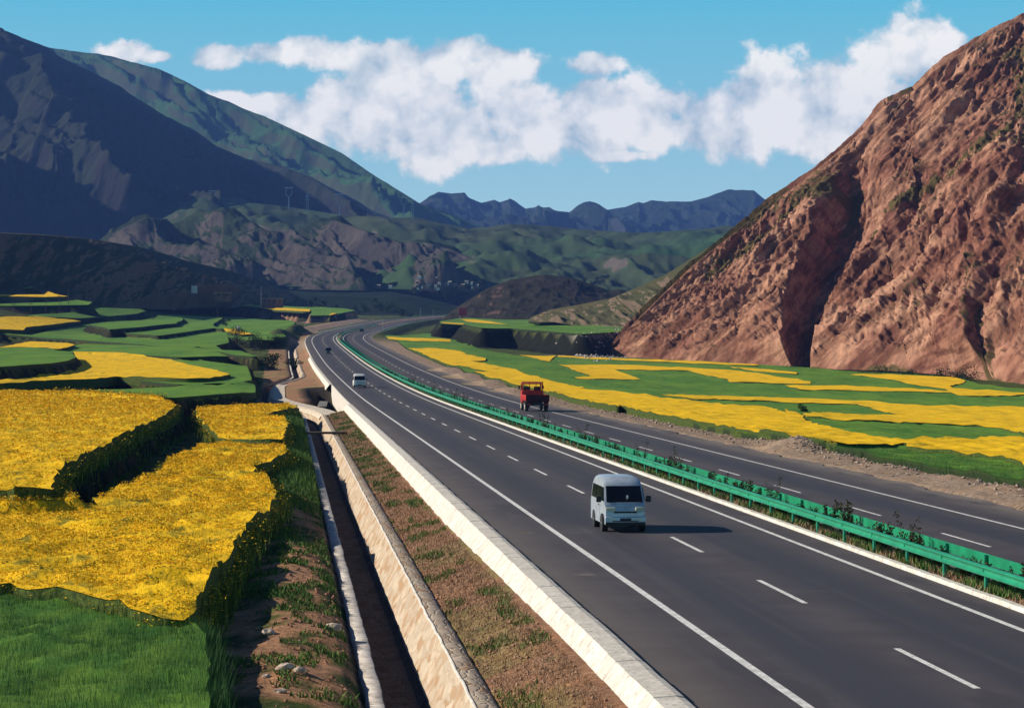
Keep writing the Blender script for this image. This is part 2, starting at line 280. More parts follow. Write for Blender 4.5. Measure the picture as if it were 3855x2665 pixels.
FIELDS=[('wheat_field', 'W', 0, 0.72, [(18.4, -21.7), (18.6, -21.0), (17.4, -20.0), (16.0, -18.9), (13.2, -17.6), (11.2, -16.7), (10.6, -15.7), (7.0, -15.1), (2.0, -14.8), (-4.4, -14.6), (-9.6, -14.4), (-9.0, -18.1)], 'deep green wheat field filling the bottom left corner of the view'),
('rapeseed_field', 'R', 0, 1.0, [(51.4, -26.0), (51.3, -24.8), (47.2, -22.6), (45.6, -20.8), (50.9, -20.9), (59.9, -20.8), (63.7, -20.3), (70.6, -19.4), (83.6, -19.7), (90.6, -19.4), (98.4, -18.9), (104.5, -18.1), (106.8, -17.1), (102.7, -16.5), (99.9, -13.4), (89.9, -13.2), (83.4, -13.8), (76.2, -14.9), (69.7, -14.8), (63.7, -14.1), (51.6, -13.6), (47.3, -13.7), (46.9, -13.7), (36.6, -14.6), (24.3, -14.9), (16.9, -15.3), (12.0, -15.4), (8.1, -15.5), (8.7, -16.5), (10.6, -17.4), (13.3, -18.6), (14.6, -19.8), (15.8, -20.6), (15.6, -21.3)], 'largest yellow rapeseed field at lower left, ending at the deep green wheat'),
('rapeseed_field', 'R', 0, 1.0, [(191.8, -22.2), (199.8, -20.3), (202.8, -17.8), (206.1, -15.2), (203.7, -13.4), (197.5, -11.9), (182.8, -13.4), (172.5, -15.3), (162.0, -14.9), (157.5, -13.5), (138.7, -13.2), (121.0, -13.3), (109.0, -13.4), (110.3, -15.6), (113.7, -17.0), (118.5, -18.0), (166.1, -21.2)], 'small yellow rapeseed patch between the shaded terrace bank and the stone ditch'),
('rapeseed_field', 'R', 0.9, 1.0, [(240.5, -49.0), (240.4, -47.3), (234.1, -43.5), (224.9, -39.1), (218.0, -34.8), (203.0, -28.4), (189.5, -25.1), (172.4, -23.4), (152.4, -22.9), (131.6, -22.8), (106.6, -23.1), (89.0, -23.1), (74.1, -23.3), (63.7, -23.3), (59.1, -23.2), (44.1, -22.1), (42.5, -22.7), (42.1, -23.2), (43.7, -24.0), (43.8, -24.5)], 'yellow rapeseed field on the raised terrace at the left edge of the view'),
('wheat_field', 'W', 1.65, 0.45, [(214.3, -40.4), (226.6, -38.8), (235.5, -33.3), (252.0, -25.8), (256.9, -24.1), (257.5, -19.8), (270.7, -19.0), (267.6, -17.4), (242.2, -16.9), (221.6, -16.7), (215.7, -18.0), (207.4, -20.5), (191.6, -24.3), (191.8, -25.9), (198.0, -29.8), (211.0, -37.3)], 'narrow strip of green wheat just behind the raised yellow terrace'),
('wheat_field', 'W', 1.9, 0.45, [(469.6, -76.2), (506.1, -61.7), (483.3, -46.4), (451.7, -34.3), (407.8, -25.1), (381.9, -19.9), (330.7, -18.9), (280.2, -17.9), (256.2, -20.0), (259.8, -21.9), (250.7, -26.3), (265.2, -29.8), (290.6, -37.0), (280.9, -43.3), (243.3, -47.8), (243.4, -49.2)], 'green wheat wrapped round the pointed yellow field beside the ditch'),
('rapeseed_field', 'R', 1.9, 1.0, [(312.5, -47.7), (347.2, -49.3), (412.3, -52.6), (474.8, -58.6), (471.0, -48.8), (446.0, -42.6), (411.8, -35.0), (366.8, -29.4), (333.3, -24.7), (296.0, -21.2), (276.1, -22.1), (263.9, -24.6), (266.8, -28.5), (283.6, -36.5), (267.5, -38.3), (257.4, -43.0), (237.7, -47.0), (237.8, -48.5), (247.7, -49.7), (268.1, -47.0)], 'pointed yellow rapeseed field in the middle of the left terraces'),
('wheat_field', 'W', 4.0, 0.5, [(444.7, -73.3), (455.3, -66.1), (436.8, -60.6), (416.2, -56.3), (408.9, -53.7), (353.4, -48.2), (316.9, -46.6), (294.5, -46.7), (279.7, -48.2), (257.7, -49.6), (257.8, -51.0)], 'dark green mounded terrace above a shaded bank at the left edge'),
('wheat_field', 'W', 2.6, 0.45, [(493.2, -63.5), (558.0, -64.9), (573.4, -64.4), (555.0, -50.8), (531.3, -40.3), (522.3, -33.0), (490.5, -28.5), (434.1, -24.2), (434.1, -27.2), (424.3, -32.7), (444.7, -42.5), (471.6, -58.3)], 'light green wheat band directly behind the pointed yellow field'),
('rapeseed_field', 'R', 2.8, 1.0, [(484.9, -78.1), (491.6, -76.1), (537.2, -77.4), (565.4, -77.3), (544.3, -66.4), (519.9, -62.3), (484.9, -61.1), (468.6, -61.6), (484.9, -65.6), (495.0, -70.3)], 'smallest yellow rapeseed wedge behind the dark green mound at left'),
('wheat_field', 'W', 2.4, 0.45, [(702.5, -105.0), (712.5, -92.4), (815.3, -92.9), (893.2, -94.9), (975.3, -91.9), (1101.2, -98.2), (1174.9, -101.9), (1326.4, -85.5), (1139.3, -34.9), (982.6, -19.0), (786.4, -14.3), (736.6, -12.3), (651.9, -16.1), (640.0, -22.4), (694.6, -30.1), (603.6, -27.7), (560.7, -30.0), (506.5, -27.1), (498.3, -22.7), (439.6, -18.3), (453.4, -23.0), (498.4, -28.8), (546.1, -33.9), (506.5, -37.6), (555.7, -44.6), (627.0, -65.8), (665.4, -77.6), (687.7, -89.7)], 'broad bright green wheat field between the left terraces and the road bend'),
('wheat_field', 'W', 3.6, 0.45, [(706.6, -64.8), (756.2, -59.3), (852.2, -57.0), (976.6, -66.5), (1228.0, -82.1), (1228.0, -80.5), (810.0, -35.8), (830.9, -40.7), (724.4, -45.3), (652.2, -49.2), (667.0, -52.6)], 'green terrace strip with a dark lower edge above the bright wheat'),
('wheat_field', 'W', 5.0, 0.45, [(824.5, -85.7), (899.5, -86.8), (1009.9, -85.1), (1071.9, -92.1), (1104.4, -85.1), (980.4, -67.7), (865.2, -57.1), (814.7, -59.3), (747.4, -61.2), (687.7, -66.2), (746.6, -73.3)], 'curved green terrace strip ending in a dark hooked bank'),
('wheat_field', 'W', 4, 0.45, [(818.1, -107.8), (913.1, -107.9), (990.3, -110.6), (1051.2, -115.8), (1131.8, -110.3), (1120.7, -105.6), (1062.1, -101.0), (982.8, -99.5), (899.0, -98.4), (819.9, -105.4)], 'upper green terrace below the brown hillside at left'),
('rapeseed_field', 'R', 3.2, 1.0, [(762.7, -113.0), (791.2, -110.9), (824.4, -106.0), (874.6, -97.8), (874.5, -95.0), (784.0, -94.5), (734.6, -97.3), (706.7, -94.8), (701.1, -101.4), (695.4, -104.1)], 'long yellow rapeseed field on the upper terraces at the left edge'),
('wheat_field', 'W', 'Q', 0.45, [(951.7, -145.6), (961.3, -130.4), (966.4, -118.8), (980.1, -113.5), (966.2, -104.6), (947.1, -102.9), (944.0, -114.7), (939.9, -143.0)], 'thin green terrace strip above the upper yellow field'),
('rapeseed_field', 'R', 'Q', 1.0, [(1019.1, -160.9), (1011.5, -147.6), (1013.1, -134.7), (1036.7, -137.7), (1010.1, -127.4), (998.6, -121.0), (993.4, -130.7), (1001.4, -156.9)], 'thinnest yellow strip, highest on the left terraces'),
('wheat_field', 'W', 'Q', 0.45, [(1110.1, -181.0), (1095.1, -161.6), (1082.0, -151.1), (1070.4, -154.8), (1072.0, -172.6)], 'topmost green strip at the left edge under the brown hill'),
('wheat_field', 'W', 'P', 0.45, [(1643.3, -172.8), (1578.9, -128.0), (1530.2, -110.1), (1470.3, -64.9), (1471.2, -54.1), (1495.7, -70.0), (1436.1, -38.0), (1379.9, -9.4), (1317.2, -3.6), (1267.7, -5.7), (1236.7, -11.6), (1259.9, -24.7), (1251.7, -36.1), (1344.6, -45.5), (1392.8, -78.5), (1478.2, -106.8), (1499.0, -129.7)], 'far green plateau field on the cliff top left of the road bend'),
('rapeseed_field', 'R', 'P', 0.9, [(1604.9, -160.7), (1588.2, -144.3), (1551.5, -121.5), (1507.3, -113.3), (1487.4, -121.1), (1496.2, -128.8)], 'short far yellow strip at the left end of the cliff top'),
('rapeseed_field', 'R', 'P', 0.9, [(1457.2, -98.5), (1431.8, -76.0), (1390.4, -53.1), (1330.2, -45.2), (1362.9, -64.7), (1382.8, -76.8)], 'middle far yellow strip on the cliff top'),
('rapeseed_field', 'R', 'P', 0.9, [(1293.6, -28.1), (1283.9, -17.7), (1245.8, -3.6), (1218.2, -13.8), (1233.1, -18.6)], 'right far yellow strip on the cliff top, nearest the road'),
('rapeseed_field', 'R', 2.6, 1.0, [(877.2, -39.7), (830.1, -32.0), (727.2, -23.0), (708.1, -25.9), (757.3, -32.1)], 'tiny yellow sliver beside the white marker in the green wheat'),
('wheat_field', 'W', 0, 0.45, [(974.6, 22.3), (1096.6, 34.8), (1082.3, 44.8), (867.3, 49.2), (807.7, 52.6), (689.5, 48.8), (647.1, 51.4), (625.7, 54.7), (633.7, 59.3), (639.4, 86.0), (617.9, 103.9), (584.9, 118.2), (568.4, 123.4), (522.1, 128.4), (501.0, 143.3), (470.5, 140.6), (438.0, 134.3), (413.8, 135.6), (409.3, 140.3), (83.1, 30.3), (99.9, 30.8), (107.6, 28.8), (115.1, 30.1), (116.3, 29.3), (117.9, 23.9), (116.4, 22.3), (114.6, 22.3), (111.0, 22.3), (112.6, 22.3), (123.0, 22.3), (129.0, 22.3), (156.0, 22.3), (212.3, 25.2), (222.9, 22.9), (262.0, 22.6), (282.6, 23.5), (297.4, 22.3), (300.8, 22.3), (413.1, 22.3), (477.5, 22.3), (645.9, 23.4), (763.8, 26.1), (835.1, 23.6)], 'wide sheet of green wheat across the right side of the valley'),
('rapeseed_field', 'R', 0.02, 0.75, [(629.3, 23.0), (641.5, 31.9), (617.1, 36.8), (568.3, 35.4), (531.2, 37.1), (504.9, 34.6), (493.1, 30.3), (481.9, 32.3), (448.1, 32.9), (432.0, 34.3), (400.8, 32.5), (379.7, 32.9), (352.5, 32.2), (307.1, 32.0), (311.8, 30.8), (297.2, 31.3), (286.8, 35.2), (277.9, 36.9), (260.7, 36.3), (248.9, 38.4), (230.9, 39.0), (234.0, 44.7), (204.5, 40.9), (220.8, 44.3), (203.6, 42.1), (167.6, 34.7), (151.5, 32.6), (140.3, 31.3), (125.6, 31.0), (118.9, 31.1), (122.2, 33.2), (127.2, 37.8), (146.3, 48.8), (161.1, 56.4), (74.3, 27.3), (84.1, 28.9), (91.0, 29.7), (94.8, 29.3), (100.1, 28.5), (103.4, 27.7), (111.0, 29.0), (107.9, 27.1), (106.0, 23.1), (108.3, 22.3), (106.2, 22.3), (106.9, 22.3), (105.9, 22.3), (103.5, 22.3), (102.5, 22.3), (108.6, 22.3), (116.9, 22.3), (124.2, 22.3), (137.3, 22.3), (149.0, 22.3), (160.9, 22.3), (188.0, 22.3), (208.8, 23.3), (201.9, 22.3), (209.6, 22.3), (239.9, 22.3), (255.3, 22.3), (278.4, 22.3), (287.4, 22.3), (309.6, 22.3), (347.0, 22.3), (392.5, 22.3), (404.5, 27.5), (420.9, 24.7), (436.5, 23.1), (455.3, 22.3), (525.4, 22.6), (590.2, 23.6)], 'largest yellow rapeseed field running along the right side of the road'),
('rapeseed_field', 'R', 0.02, 0.6, [(288.1, 40.7), (322.6, 56.3), (324.0, 68.6), (316.1, 78.1), (302.8, 80.4), (302.2, 98.9), (305.1, 104.6), (182.8, 63.6), (179.5, 59.5), (196.9, 62.7), (206.8, 62.9), (207.9, 55.5), (185.1, 43.0), (189.6, 39.8), (212.2, 44.5), (235.2, 52.6), (244.6, 61.4), (242.3, 63.4), (274.5, 68.4), (296.0, 71.5), (297.1, 67.0), (296.9, 62.5), (301.3, 57.0), (270.8, 42.2)], 'yellow rapeseed band widening to the right edge of the view'),
('rapeseed_field', 'R', 0.02, 0.6, [(500.3, 120.9), (503.7, 128.9), (483.9, 142.1), (460.9, 137.7), (437.9, 129.8), (421.3, 122.6), (409.2, 119.5), (382.9, 125.4), (380.1, 130.3), (371.6, 127.3), (370.5, 121.3), (359.4, 109.9), (363.6, 107.4), (377.7, 109.7), (382.6, 101.2), (379.5, 81.8), (406.2, 84.8), (411.4, 100.7), (399.2, 109.9), (389.2, 113.2), (404.9, 116.1), (426.3, 116.4), (457.9, 120.5), (476.1, 121.3)], 'curled yellow rapeseed field close under the right part of the rocky mountain'),
('rapeseed_field', 'R', 0.02, 0.6, [(521.8, 53.8), (547.9, 71.5), (538.0, 84.6), (522.5, 96.5), (484.8, 97.4), (452.1, 97.6), (438.3, 97.4), (421.1, 93.5), (419.5, 87.9), (421.2, 76.8), (436.4, 79.3), (465.6, 80.6), (506.8, 83.1), (497.9, 64.2), (421.9, 58.7), (382.7, 40.8), (395.7, 41.8), (410.6, 47.2), (489.4, 52.4)], 'hook shaped yellow rapeseed field in the middle of the right wheat'),
('rapeseed_field', 'R', 0.02, 0.6, [(640.3, 67.6), (625.4, 84.0), (611.4, 104.2), (579.2, 115.6), (566.7, 111.6), (582.1, 97.6), (600.5, 80.4), (619.3, 65.2)], 'hair thin yellow strip along the foot of the rocky mountain'),
('rapeseed_field', 'R', 0.02, 0.6, [(546.5, 101.0), (546.0, 104.7), (508.0, 110.0), (491.7, 106.4), (511.4, 101.7)], 'short yellow sliver between the mountain foot and the hook shaped field'),
('rapeseed_field', 'R', 0.02, 0.6, [(618.2, 54.0), (637.9, 66.8), (597.2, 61.0), (555.1, 55.6), (562.6, 54.2), (590.7, 55.3)], 'small yellow corner patch beside the stony river bed'),
('rapeseed_field', 'R', 0.02, 0.6, [(839.8, 23.8), (846.2, 35.6), (861.3, 48.7), (800.6, 46.2), (768.4, 30.7), (805.4, 23.7)], 'narrow yellow strip right of the bend below the road embankment'),
('wheat_field', 'W', 6.3, 0.45, [(1089.6, 41.2), (1237.7, 47.3), (1292.9, 52.3), (1268.5, 84.2), (1091.9, 106.2), (963.2, 114.5), (907.4, 120.5), (788.9, 108.0), (680.6, 80.6), (743.2, 73.8), (788.0, 66.6), (760.6, 54.8), (1016.8, 54.3), (1002.5, 44.3)], 'green wheat on the far terrace above the dark river bank'),
('rapeseed_field', 'R', 6.3, 0.6, [(1204.5, 48.4), (1229.7, 56.1), (1176.2, 65.4), (1084.0, 74.1), (1119.2, 59.1), (1129.0, 53.9)], 'bright yellow wedge on the far terrace above the dark river bank'),
('rapeseed_field', 'R', 6.3, 0.6, [(1049.2, 42.7), (1064.3, 53.3), (1023.6, 54.1), (1012.5, 45.3)], 'thin yellow strip at the left end of the far terrace'),
('wheat_field', 'W', 0, 0.5, [(113.1, 22.3), (112.3, 24.6), (114.4, 30.3), (103.4, 31.5), (89.0, 30.4), (79.2, 29.0), (39.5, 21.2), (51.6, 21.2), (53.5, 21.2), (57.3, 21.2), (65.2, 22.3), (72.5, 22.3), (73.3, 22.3), (80.6, 22.3), (92.2, 22.3), (93.7, 22.3), (97.5, 22.3), (104.1, 22.3), (107.6, 22.3), (102.5, 22.3), (101.2, 22.3), (104.2, 22.3), (110.3, 22.3)], 'green wheat nearest the road at the right, behind the rubble bank')]
HILLS={'m1':([(28.3, 758.0, 2.9), (35.5, 765.0, 10.0), (47.6, 775.0, 21.6), (60.5, 790.0, 33.5), (75.3, 805.0, 44.7), (89.9, 820.0, 56.2), (100.6, 825.0, 63.5), (116.9, 830.0, 76.4), (125.4, 835.0, 83.9), (133.8, 838.0, 93.4), (144.0, 842.0, 98.1), (150.9, 845.0, 104.8), (164.6, 850.0, 114.2), (175.3, 855.0, 120.5), (187.5, 860.0, 126.0), (206.7, 865.0, 137.3), (230.9, 870.0, 149.6), (265.1, 880.0, 161.2)], [(27.1, 752.0, 2.1), (34.1, 735.0, 2.2), (41.3, 715.0, 1.9), (48.3, 700.0, 1.6), (57.2, 680.0, 1.2), (66.0, 665.0, 0.9), (73.1, 650.0, 0.7), (82.7, 630.0, 0.4), (88.9, 615.0, 0.4), (95.0, 602.0, 0.3), (100.9, 590.0, -0.1), (105.4, 572.0, -0.4), (108.6, 550.0, -1.5), (110.7, 540.0, -1.9), (113.4, 520.0, -1.8), (117.1, 490.0, -2.2), (119.4, 450.0, -2.7), (120.5, 400.0, -3.2)]),
'olive':([(8.8, 1150.0, 20.6), (18.2, 1127.8, 24.1), (30.4, 1105.6, 25.9), (46.1, 1083.3, 28.8), (53.2, 1061.1, 31.7), (67.8, 1038.9, 38.1), (79.8, 1016.7, 46.0), (91.2, 994.4, 53.6), (106.6, 972.2, 66.1), (124.8, 950.0, 78.4)], [(7.2, 1080.0, 17.3), (19.0, 1055.6, 17.4), (28.3, 1031.1, 15.4), (42.9, 1006.7, 13.3), (54.8, 982.2, 11.9), (62.5, 957.8, 10.3), (71.5, 933.3, 8.4), (85.0, 908.9, 6.7), (99.5, 884.4, 5.0), (113.0, 860.0, 3.4)]),
'dark_hill':([(-43.8, 1500.0, 24.8), (-38.1, 1500.0, 29.4), (-29.6, 1500.0, 35.0), (-22.5, 1500.0, 39.3), (-15.4, 1500.0, 43.5), (-8.3, 1500.0, 46.4), (-1.3, 1500.0, 48.9), (10.1, 1500.0, 50.9), (21.4, 1500.0, 52.3), (38.4, 1500.0, 50.3), (52.6, 1500.0, 45.5), (62.5, 1500.0, 42.1), (69.5, 1500.0, 43.0), (78.0, 1500.0, 40.1), (86.5, 1500.0, 32.2), (97.9, 1500.0, 20.9)], [(-42.2, 1400.0, 22.0), (-37.9, 1390.9, 21.9), (-29.9, 1381.8, 21.8), (-20.6, 1372.7, 21.7), (-11.5, 1363.6, 21.6), (-1.1, 1354.5, 21.5), (11.6, 1345.5, 21.2), (24.1, 1336.4, 20.8), (36.5, 1327.3, 20.2), (48.7, 1318.2, 19.1), (60.7, 1309.1, 17.8), (84.8, 1300.0, 15.3)]),
'back_slope':([(-209.4, 2000.0, 40.8), (-194.3, 2000.0, 54.0), (-171.6, 2000.0, 52.8), (-141.4, 2000.0, 52.1), (-103.7, 2000.0, 52.8), (-81.0, 2000.0, 49.1), (-58.3, 2000.0, 43.8), (-43.2, 2000.0, 40.0), (-28.1, 2000.0, 32.4)], [(-188.5, 1800.0, 33.9), (-152.8, 1780.0, 29.6), (-117.8, 1760.0, 28.0), (-83.6, 1740.0, 27.1), (-50.2, 1720.0, 26.2), (-23.9, 1700.0, 25.4)]),
'brown_hill':([(-305.0, 1150.0, 66.4), (-287.2, 1212.5, 66.7), (-278.0, 1275.0, 68.1), (-266.3, 1337.5, 70.1), (-252.3, 1400.0, 70.7), (-233.2, 1462.5, 68.6), (-225.9, 1525.0, 66.6), (-220.2, 1587.5, 64.3), (-197.7, 1650.0, 59.4), (-179.3, 1712.5, 52.3), (-169.1, 1775.0, 48.0), (-157.7, 1837.5, 41.4), (-146.9, 1900.0, 35.5)], [(-238.7, 900.0, 24.5), (-231.5, 977.3, 25.1), (-229.9, 1054.5, 25.8), (-225.4, 1131.8, 25.9), (-217.9, 1209.1, 26.6), (-207.6, 1286.4, 27.1), (-194.3, 1363.6, 27.8), (-189.0, 1440.9, 30.1), (-181.9, 1518.2, 31.4), (-167.1, 1595.5, 32.6), (-143.6, 1672.7, 32.0), (-133.7, 1750.0, 31.2)]),
'mid_rock':([(-488.4, 2500.0, 101.2), (-450.6, 2500.0, 115.4), (-422.3, 2500.0, 128.1), (-389.2, 2500.0, 144.2), (-375.1, 2500.0, 141.8), (-356.2, 2500.0, 144.2), (-332.6, 2500.0, 149.4), (-306.6, 2500.0, 151.3), (-290.1, 2500.0, 145.1), (-275.9, 2500.0, 139.0), (-261.8, 2500.0, 129.6), (-242.9, 2500.0, 128.6), (-231.1, 2500.0, 133.8), (-214.6, 2500.0, 138.1), (-186.2, 2500.0, 140.4), (-167.3, 2500.0, 133.3), (-143.7, 2500.0, 125.8), (-120.1, 2500.0, 118.7), (-91.8, 2500.0, 117.3), (-63.5, 2500.0, 109.3), (-35.2, 2500.0, 97.5), (-2.1, 2500.0, 86.6), (35.7, 2500.0, 77.6)], [(-428.1, 2150.0, 63.6), (-367.2, 2150.0, 61.6), (-306.3, 2150.0, 60.4), (-245.4, 2150.0, 59.6), (-204.8, 2150.0, 58.7), (-152.0, 2150.0, 57.5), (-103.3, 2150.0, 57.5), (-42.4, 2150.0, 57.5), (34.7, 2150.0, 57.5)]),
'green_mid':([(-632.2, 3300.0, 144.0), (-576.1, 3300.0, 156.5), (-532.5, 3300.0, 181.4), (-501.3, 3300.0, 193.8), (-470.2, 3300.0, 207.6), (-445.2, 3300.0, 214.4), (-426.5, 3300.0, 216.9), (-395.4, 3300.0, 212.5), (-370.4, 3300.0, 208.2), (-320.6, 3300.0, 203.2), (-283.2, 3300.0, 197.6), (-233.4, 3300.0, 190.1), (-189.7, 3300.0, 188.9), (-121.2, 3300.0, 181.4), (-58.9, 3300.0, 170.2), (-2.8, 3300.0, 178.3), (59.5, 3300.0, 175.1), (121.8, 3300.0, 168.9), (184.2, 3300.0, 165.8), (252.7, 3300.0, 170.2), (315.0, 3300.0, 173.9), (371.1, 3300.0, 168.9), (464.6, 3300.0, 162.7)], [(-458.0, 2300.0, 67.6), (-319.1, 2240.0, 66.0), (-145.9, 2180.0, 60.3), (34.2, 2120.0, 54.8), (134.4, 2060.0, 53.5), (281.6, 2000.0, 48.3)]),
'front_range':([(-1062.2, 3400.0, 584.7), (-915.0, 3450.0, 534.6), (-829.1, 3500.0, 502.6), (-773.9, 3550.0, 488.2), (-754.9, 3600.0, 482.8), (-719.2, 3650.0, 470.1), (-712.3, 3700.0, 462.5), (-674.5, 3750.0, 444.6), (-634.7, 3800.0, 421.0), (-605.9, 3850.0, 404.6), (-577.0, 3900.0, 384.8), (-532.9, 3950.0, 367.2), (-501.9, 4000.0, 346.1), (-457.7, 4050.0, 329.7), (-397.5, 4100.0, 320.5), (-354.6, 4150.0, 306.3), (-299.4, 4200.0, 272.7), (-244.4, 4250.0, 247.8), (-186.3, 4300.0, 230.3)], [(-843.5, 2700.0, 119.0), (-711.0, 2780.0, 117.1), (-623.5, 2860.0, 117.6), (-474.4, 2940.0, 117.9), (-316.2, 3020.0, 118.1), (-134.3, 3100.0, 118.1)]),
'rear_range':([(-1483.1, 5400.0, 761.7), (-1174.2, 5386.1, 719.1), (-1058.6, 5372.2, 688.8), (-961.7, 5358.3, 673.9), (-875.5, 5344.4, 654.0), (-800.7, 5330.6, 635.2), (-738.4, 5316.7, 603.5), (-688.4, 5302.8, 573.9), (-614.7, 5288.9, 543.4), (-553.3, 5275.0, 521.1), (-462.4, 5261.1, 479.0), (-379.0, 5247.2, 438.1), (-320.7, 5233.3, 397.4), (-250.8, 5219.4, 352.0), (-201.0, 5205.6, 320.7), (-151.4, 5191.7, 303.2), (-102.1, 5177.8, 284.8), (-58.0, 5163.9, 264.5), (-4.3, 5150.0, 245.3)], [(-1167.3, 4250.0, 183.5), (-685.8, 4250.0, 175.5), (-364.7, 4250.0, 171.5), (-3.6, 4250.0, 159.5)]),
'far_range':([(-362.8, 7000.0, 403.8), (-276.9, 7000.0, 430.3), (-243.8, 7000.0, 452.7), (-217.4, 7000.0, 463.3), (-177.7, 7000.0, 460.7), (-140.7, 7000.0, 464.6), (-131.5, 7000.0, 450.1), (-91.8, 7000.0, 432.9), (-65.4, 7000.0, 438.2), (-52.2, 7000.0, 440.8), (-35.0, 7000.0, 430.3), (-5.9, 7000.0, 446.1), (13.9, 7000.0, 436.9), (40.4, 7000.0, 415.7), (73.4, 7000.0, 421.0), (78.7, 7000.0, 428.9), (89.3, 7000.0, 419.7), (113.1, 7000.0, 421.0), (126.3, 7000.0, 410.4), (172.5, 7000.0, 406.5), (192.4, 7000.0, 423.6), (212.2, 7000.0, 436.9), (232.0, 7000.0, 440.8), (251.9, 7000.0, 435.5), (284.9, 7000.0, 414.4), (337.8, 7000.0, 422.3), (377.4, 7000.0, 436.9), (390.7, 7000.0, 432.9), (417.1, 7000.0, 440.8), (456.7, 7000.0, 435.5), (536.1, 7000.0, 436.9), (588.9, 7000.0, 450.1), (615.4, 7000.0, 459.3), (641.8, 7000.0, 468.6), (721.1, 7000.0, 471.2), (737.0, 7000.0, 456.7), (767.4, 7000.0, 432.9), (853.3, 7000.0, 410.4), (985.5, 7000.0, 377.4)], [(-290.2, 5600.0, 239.8), (48.1, 5600.0, 234.5), (365.4, 5600.0, 229.2), (788.4, 5600.0, 218.6)])}

# ================= terrain: terraces and near ground =================
def plane_lvl(L,Y): return 23.2+.03675*(Y-1300) if L=='P' else 24.4+.079*(Y-1000)
def lvl(s,t,L):
    if L in('P','Q'): return plane_lvl(L,to_xy(s,t)[1])
    return zb(s,t)+L
def inpoly(P,x,y):
    P=np.asarray(P); r=np.zeros(np.shape(x),bool); n=len(P)
    for i in range(n):
        x0,y0=P[i]; x1,y1=P[(i+1)%n]
        if y0==y1: continue
        c=((y0>y)!=(y1>y))&(x<(x1-x0)*(y-y0)/(y1-y0)+x0); r^=c
    return r
def sdf(P,x,y):
    P=np.asarray(P); d=np.full(np.shape(x),1e9); n=len(P)
    for i in range(n):
        a=P[i]; b=P[(i+1)%n]; ab=b-a; L2=(ab**2).sum()+1e-9
        u=np.clip(((x-a[0])*ab[0]+(y-a[1])*ab[1])/L2,0,1); d=np.minimum(d,(x-a[0]-u*ab[0])**2+(y-a[1]-u*ab[1])**2)
    d=np.sqrt(d); return np.where(inpoly(P,x,y),-d,d)
for i,f in enumerate(FIELDS):
    if f[2]=='P': FIELDS[i]=(*f[:4],[(a,min(b,-24)) for a,b in f[4]],f[5])
TER=[f for f in FIELDS if (f[2] in('P','Q') or f[2]>.5) and f[1]=='W' or f[2] in(.9,2.8,3.2)]
PLATS=[(f[2],f[4]) for f in TER]
def ground(s,t,bank=None):
    s=np.asarray(s,float); t=np.asarray(t,float); z=zb(s,t)
    hump=np.zeros(z.shape)
    # rubble heaps at the edge of the right shoulder
    for hs,ht,hr,hh in ((108,20.9,3.2,1.0),(96,21,3,.4),(84,20.7,3,.4),(72,21,3,.45),(62,20.8,3,.5),(121,21.8,3,.35),(52,20.6,3,.4),(300,20.6,5,.6),(340,20.8,6,.8),(385,21,7,.8),(430,21.2,7,.7),(262,20.7,5,.4)):
        hump=hump+hh*np.exp(-(((s-hs)/(hr*1.6))**2+((t-ht)/(hr*.55))**2))
    hump=hump+.30*(1-sm(s,-5,50))*np.exp(-((t+7.3)/.9)**2)*(t<-6.85)
    # mounds by the left verge near the bend
    for hs,ht,rs,rt,hh in ((800,-16,60,5,4.2),(905,-13.5,45,4.5,4.6),(660,-24,25,5,1.8)):
        hump=hump+hh*np.exp(-(((s-hs)/rs)**4+((t-ht)/rt)**2))
    # earth bank between ditch and fields
    hump=hump+.16*np.exp(-((t-(-13.2))/.7)**2)*(s<205)*(.5+fbm(s*.25,t,3,5))
    z=z+hump
    n=fbm(s*.5,t*.8,5,11)-.5
    rough=np.interp(t,[-400,-60,-20,-12,-11.6,-11.5,-7.2,-7,-5.9,18.6,19.5,26,200],[1.2,.8,.28,.26,.06,0,.0,0,0,0,.28,.4,.6])
    z=z+n*rough
    bk=np.zeros(z.shape)
    for L,P in PLATS:
        P=np.asarray(P); sel=(s>P[:,0].min()-12)&(s<P[:,0].max()+12)&(t>P[:,1].min()-12)&(t<P[:,1].max()+12)
        if not sel.any(): continue
        ss=s[sel]; tt=t[sel]; d=sdf(P,ss,tt)+(fbm(ss*.35,tt*.35,3,3)-.5)*1.2
        lv=lvl(ss,tt,L); h=lv-np.maximum(0,d-.6)*(1.5 if L==6.3 else 4.5); base=z[sel]
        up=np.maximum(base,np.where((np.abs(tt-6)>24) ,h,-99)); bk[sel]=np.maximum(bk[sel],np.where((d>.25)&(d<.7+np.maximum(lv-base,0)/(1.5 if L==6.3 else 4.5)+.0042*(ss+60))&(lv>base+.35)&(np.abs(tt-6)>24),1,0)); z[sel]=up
    if bank is not None: bank[:]=bk
    return z
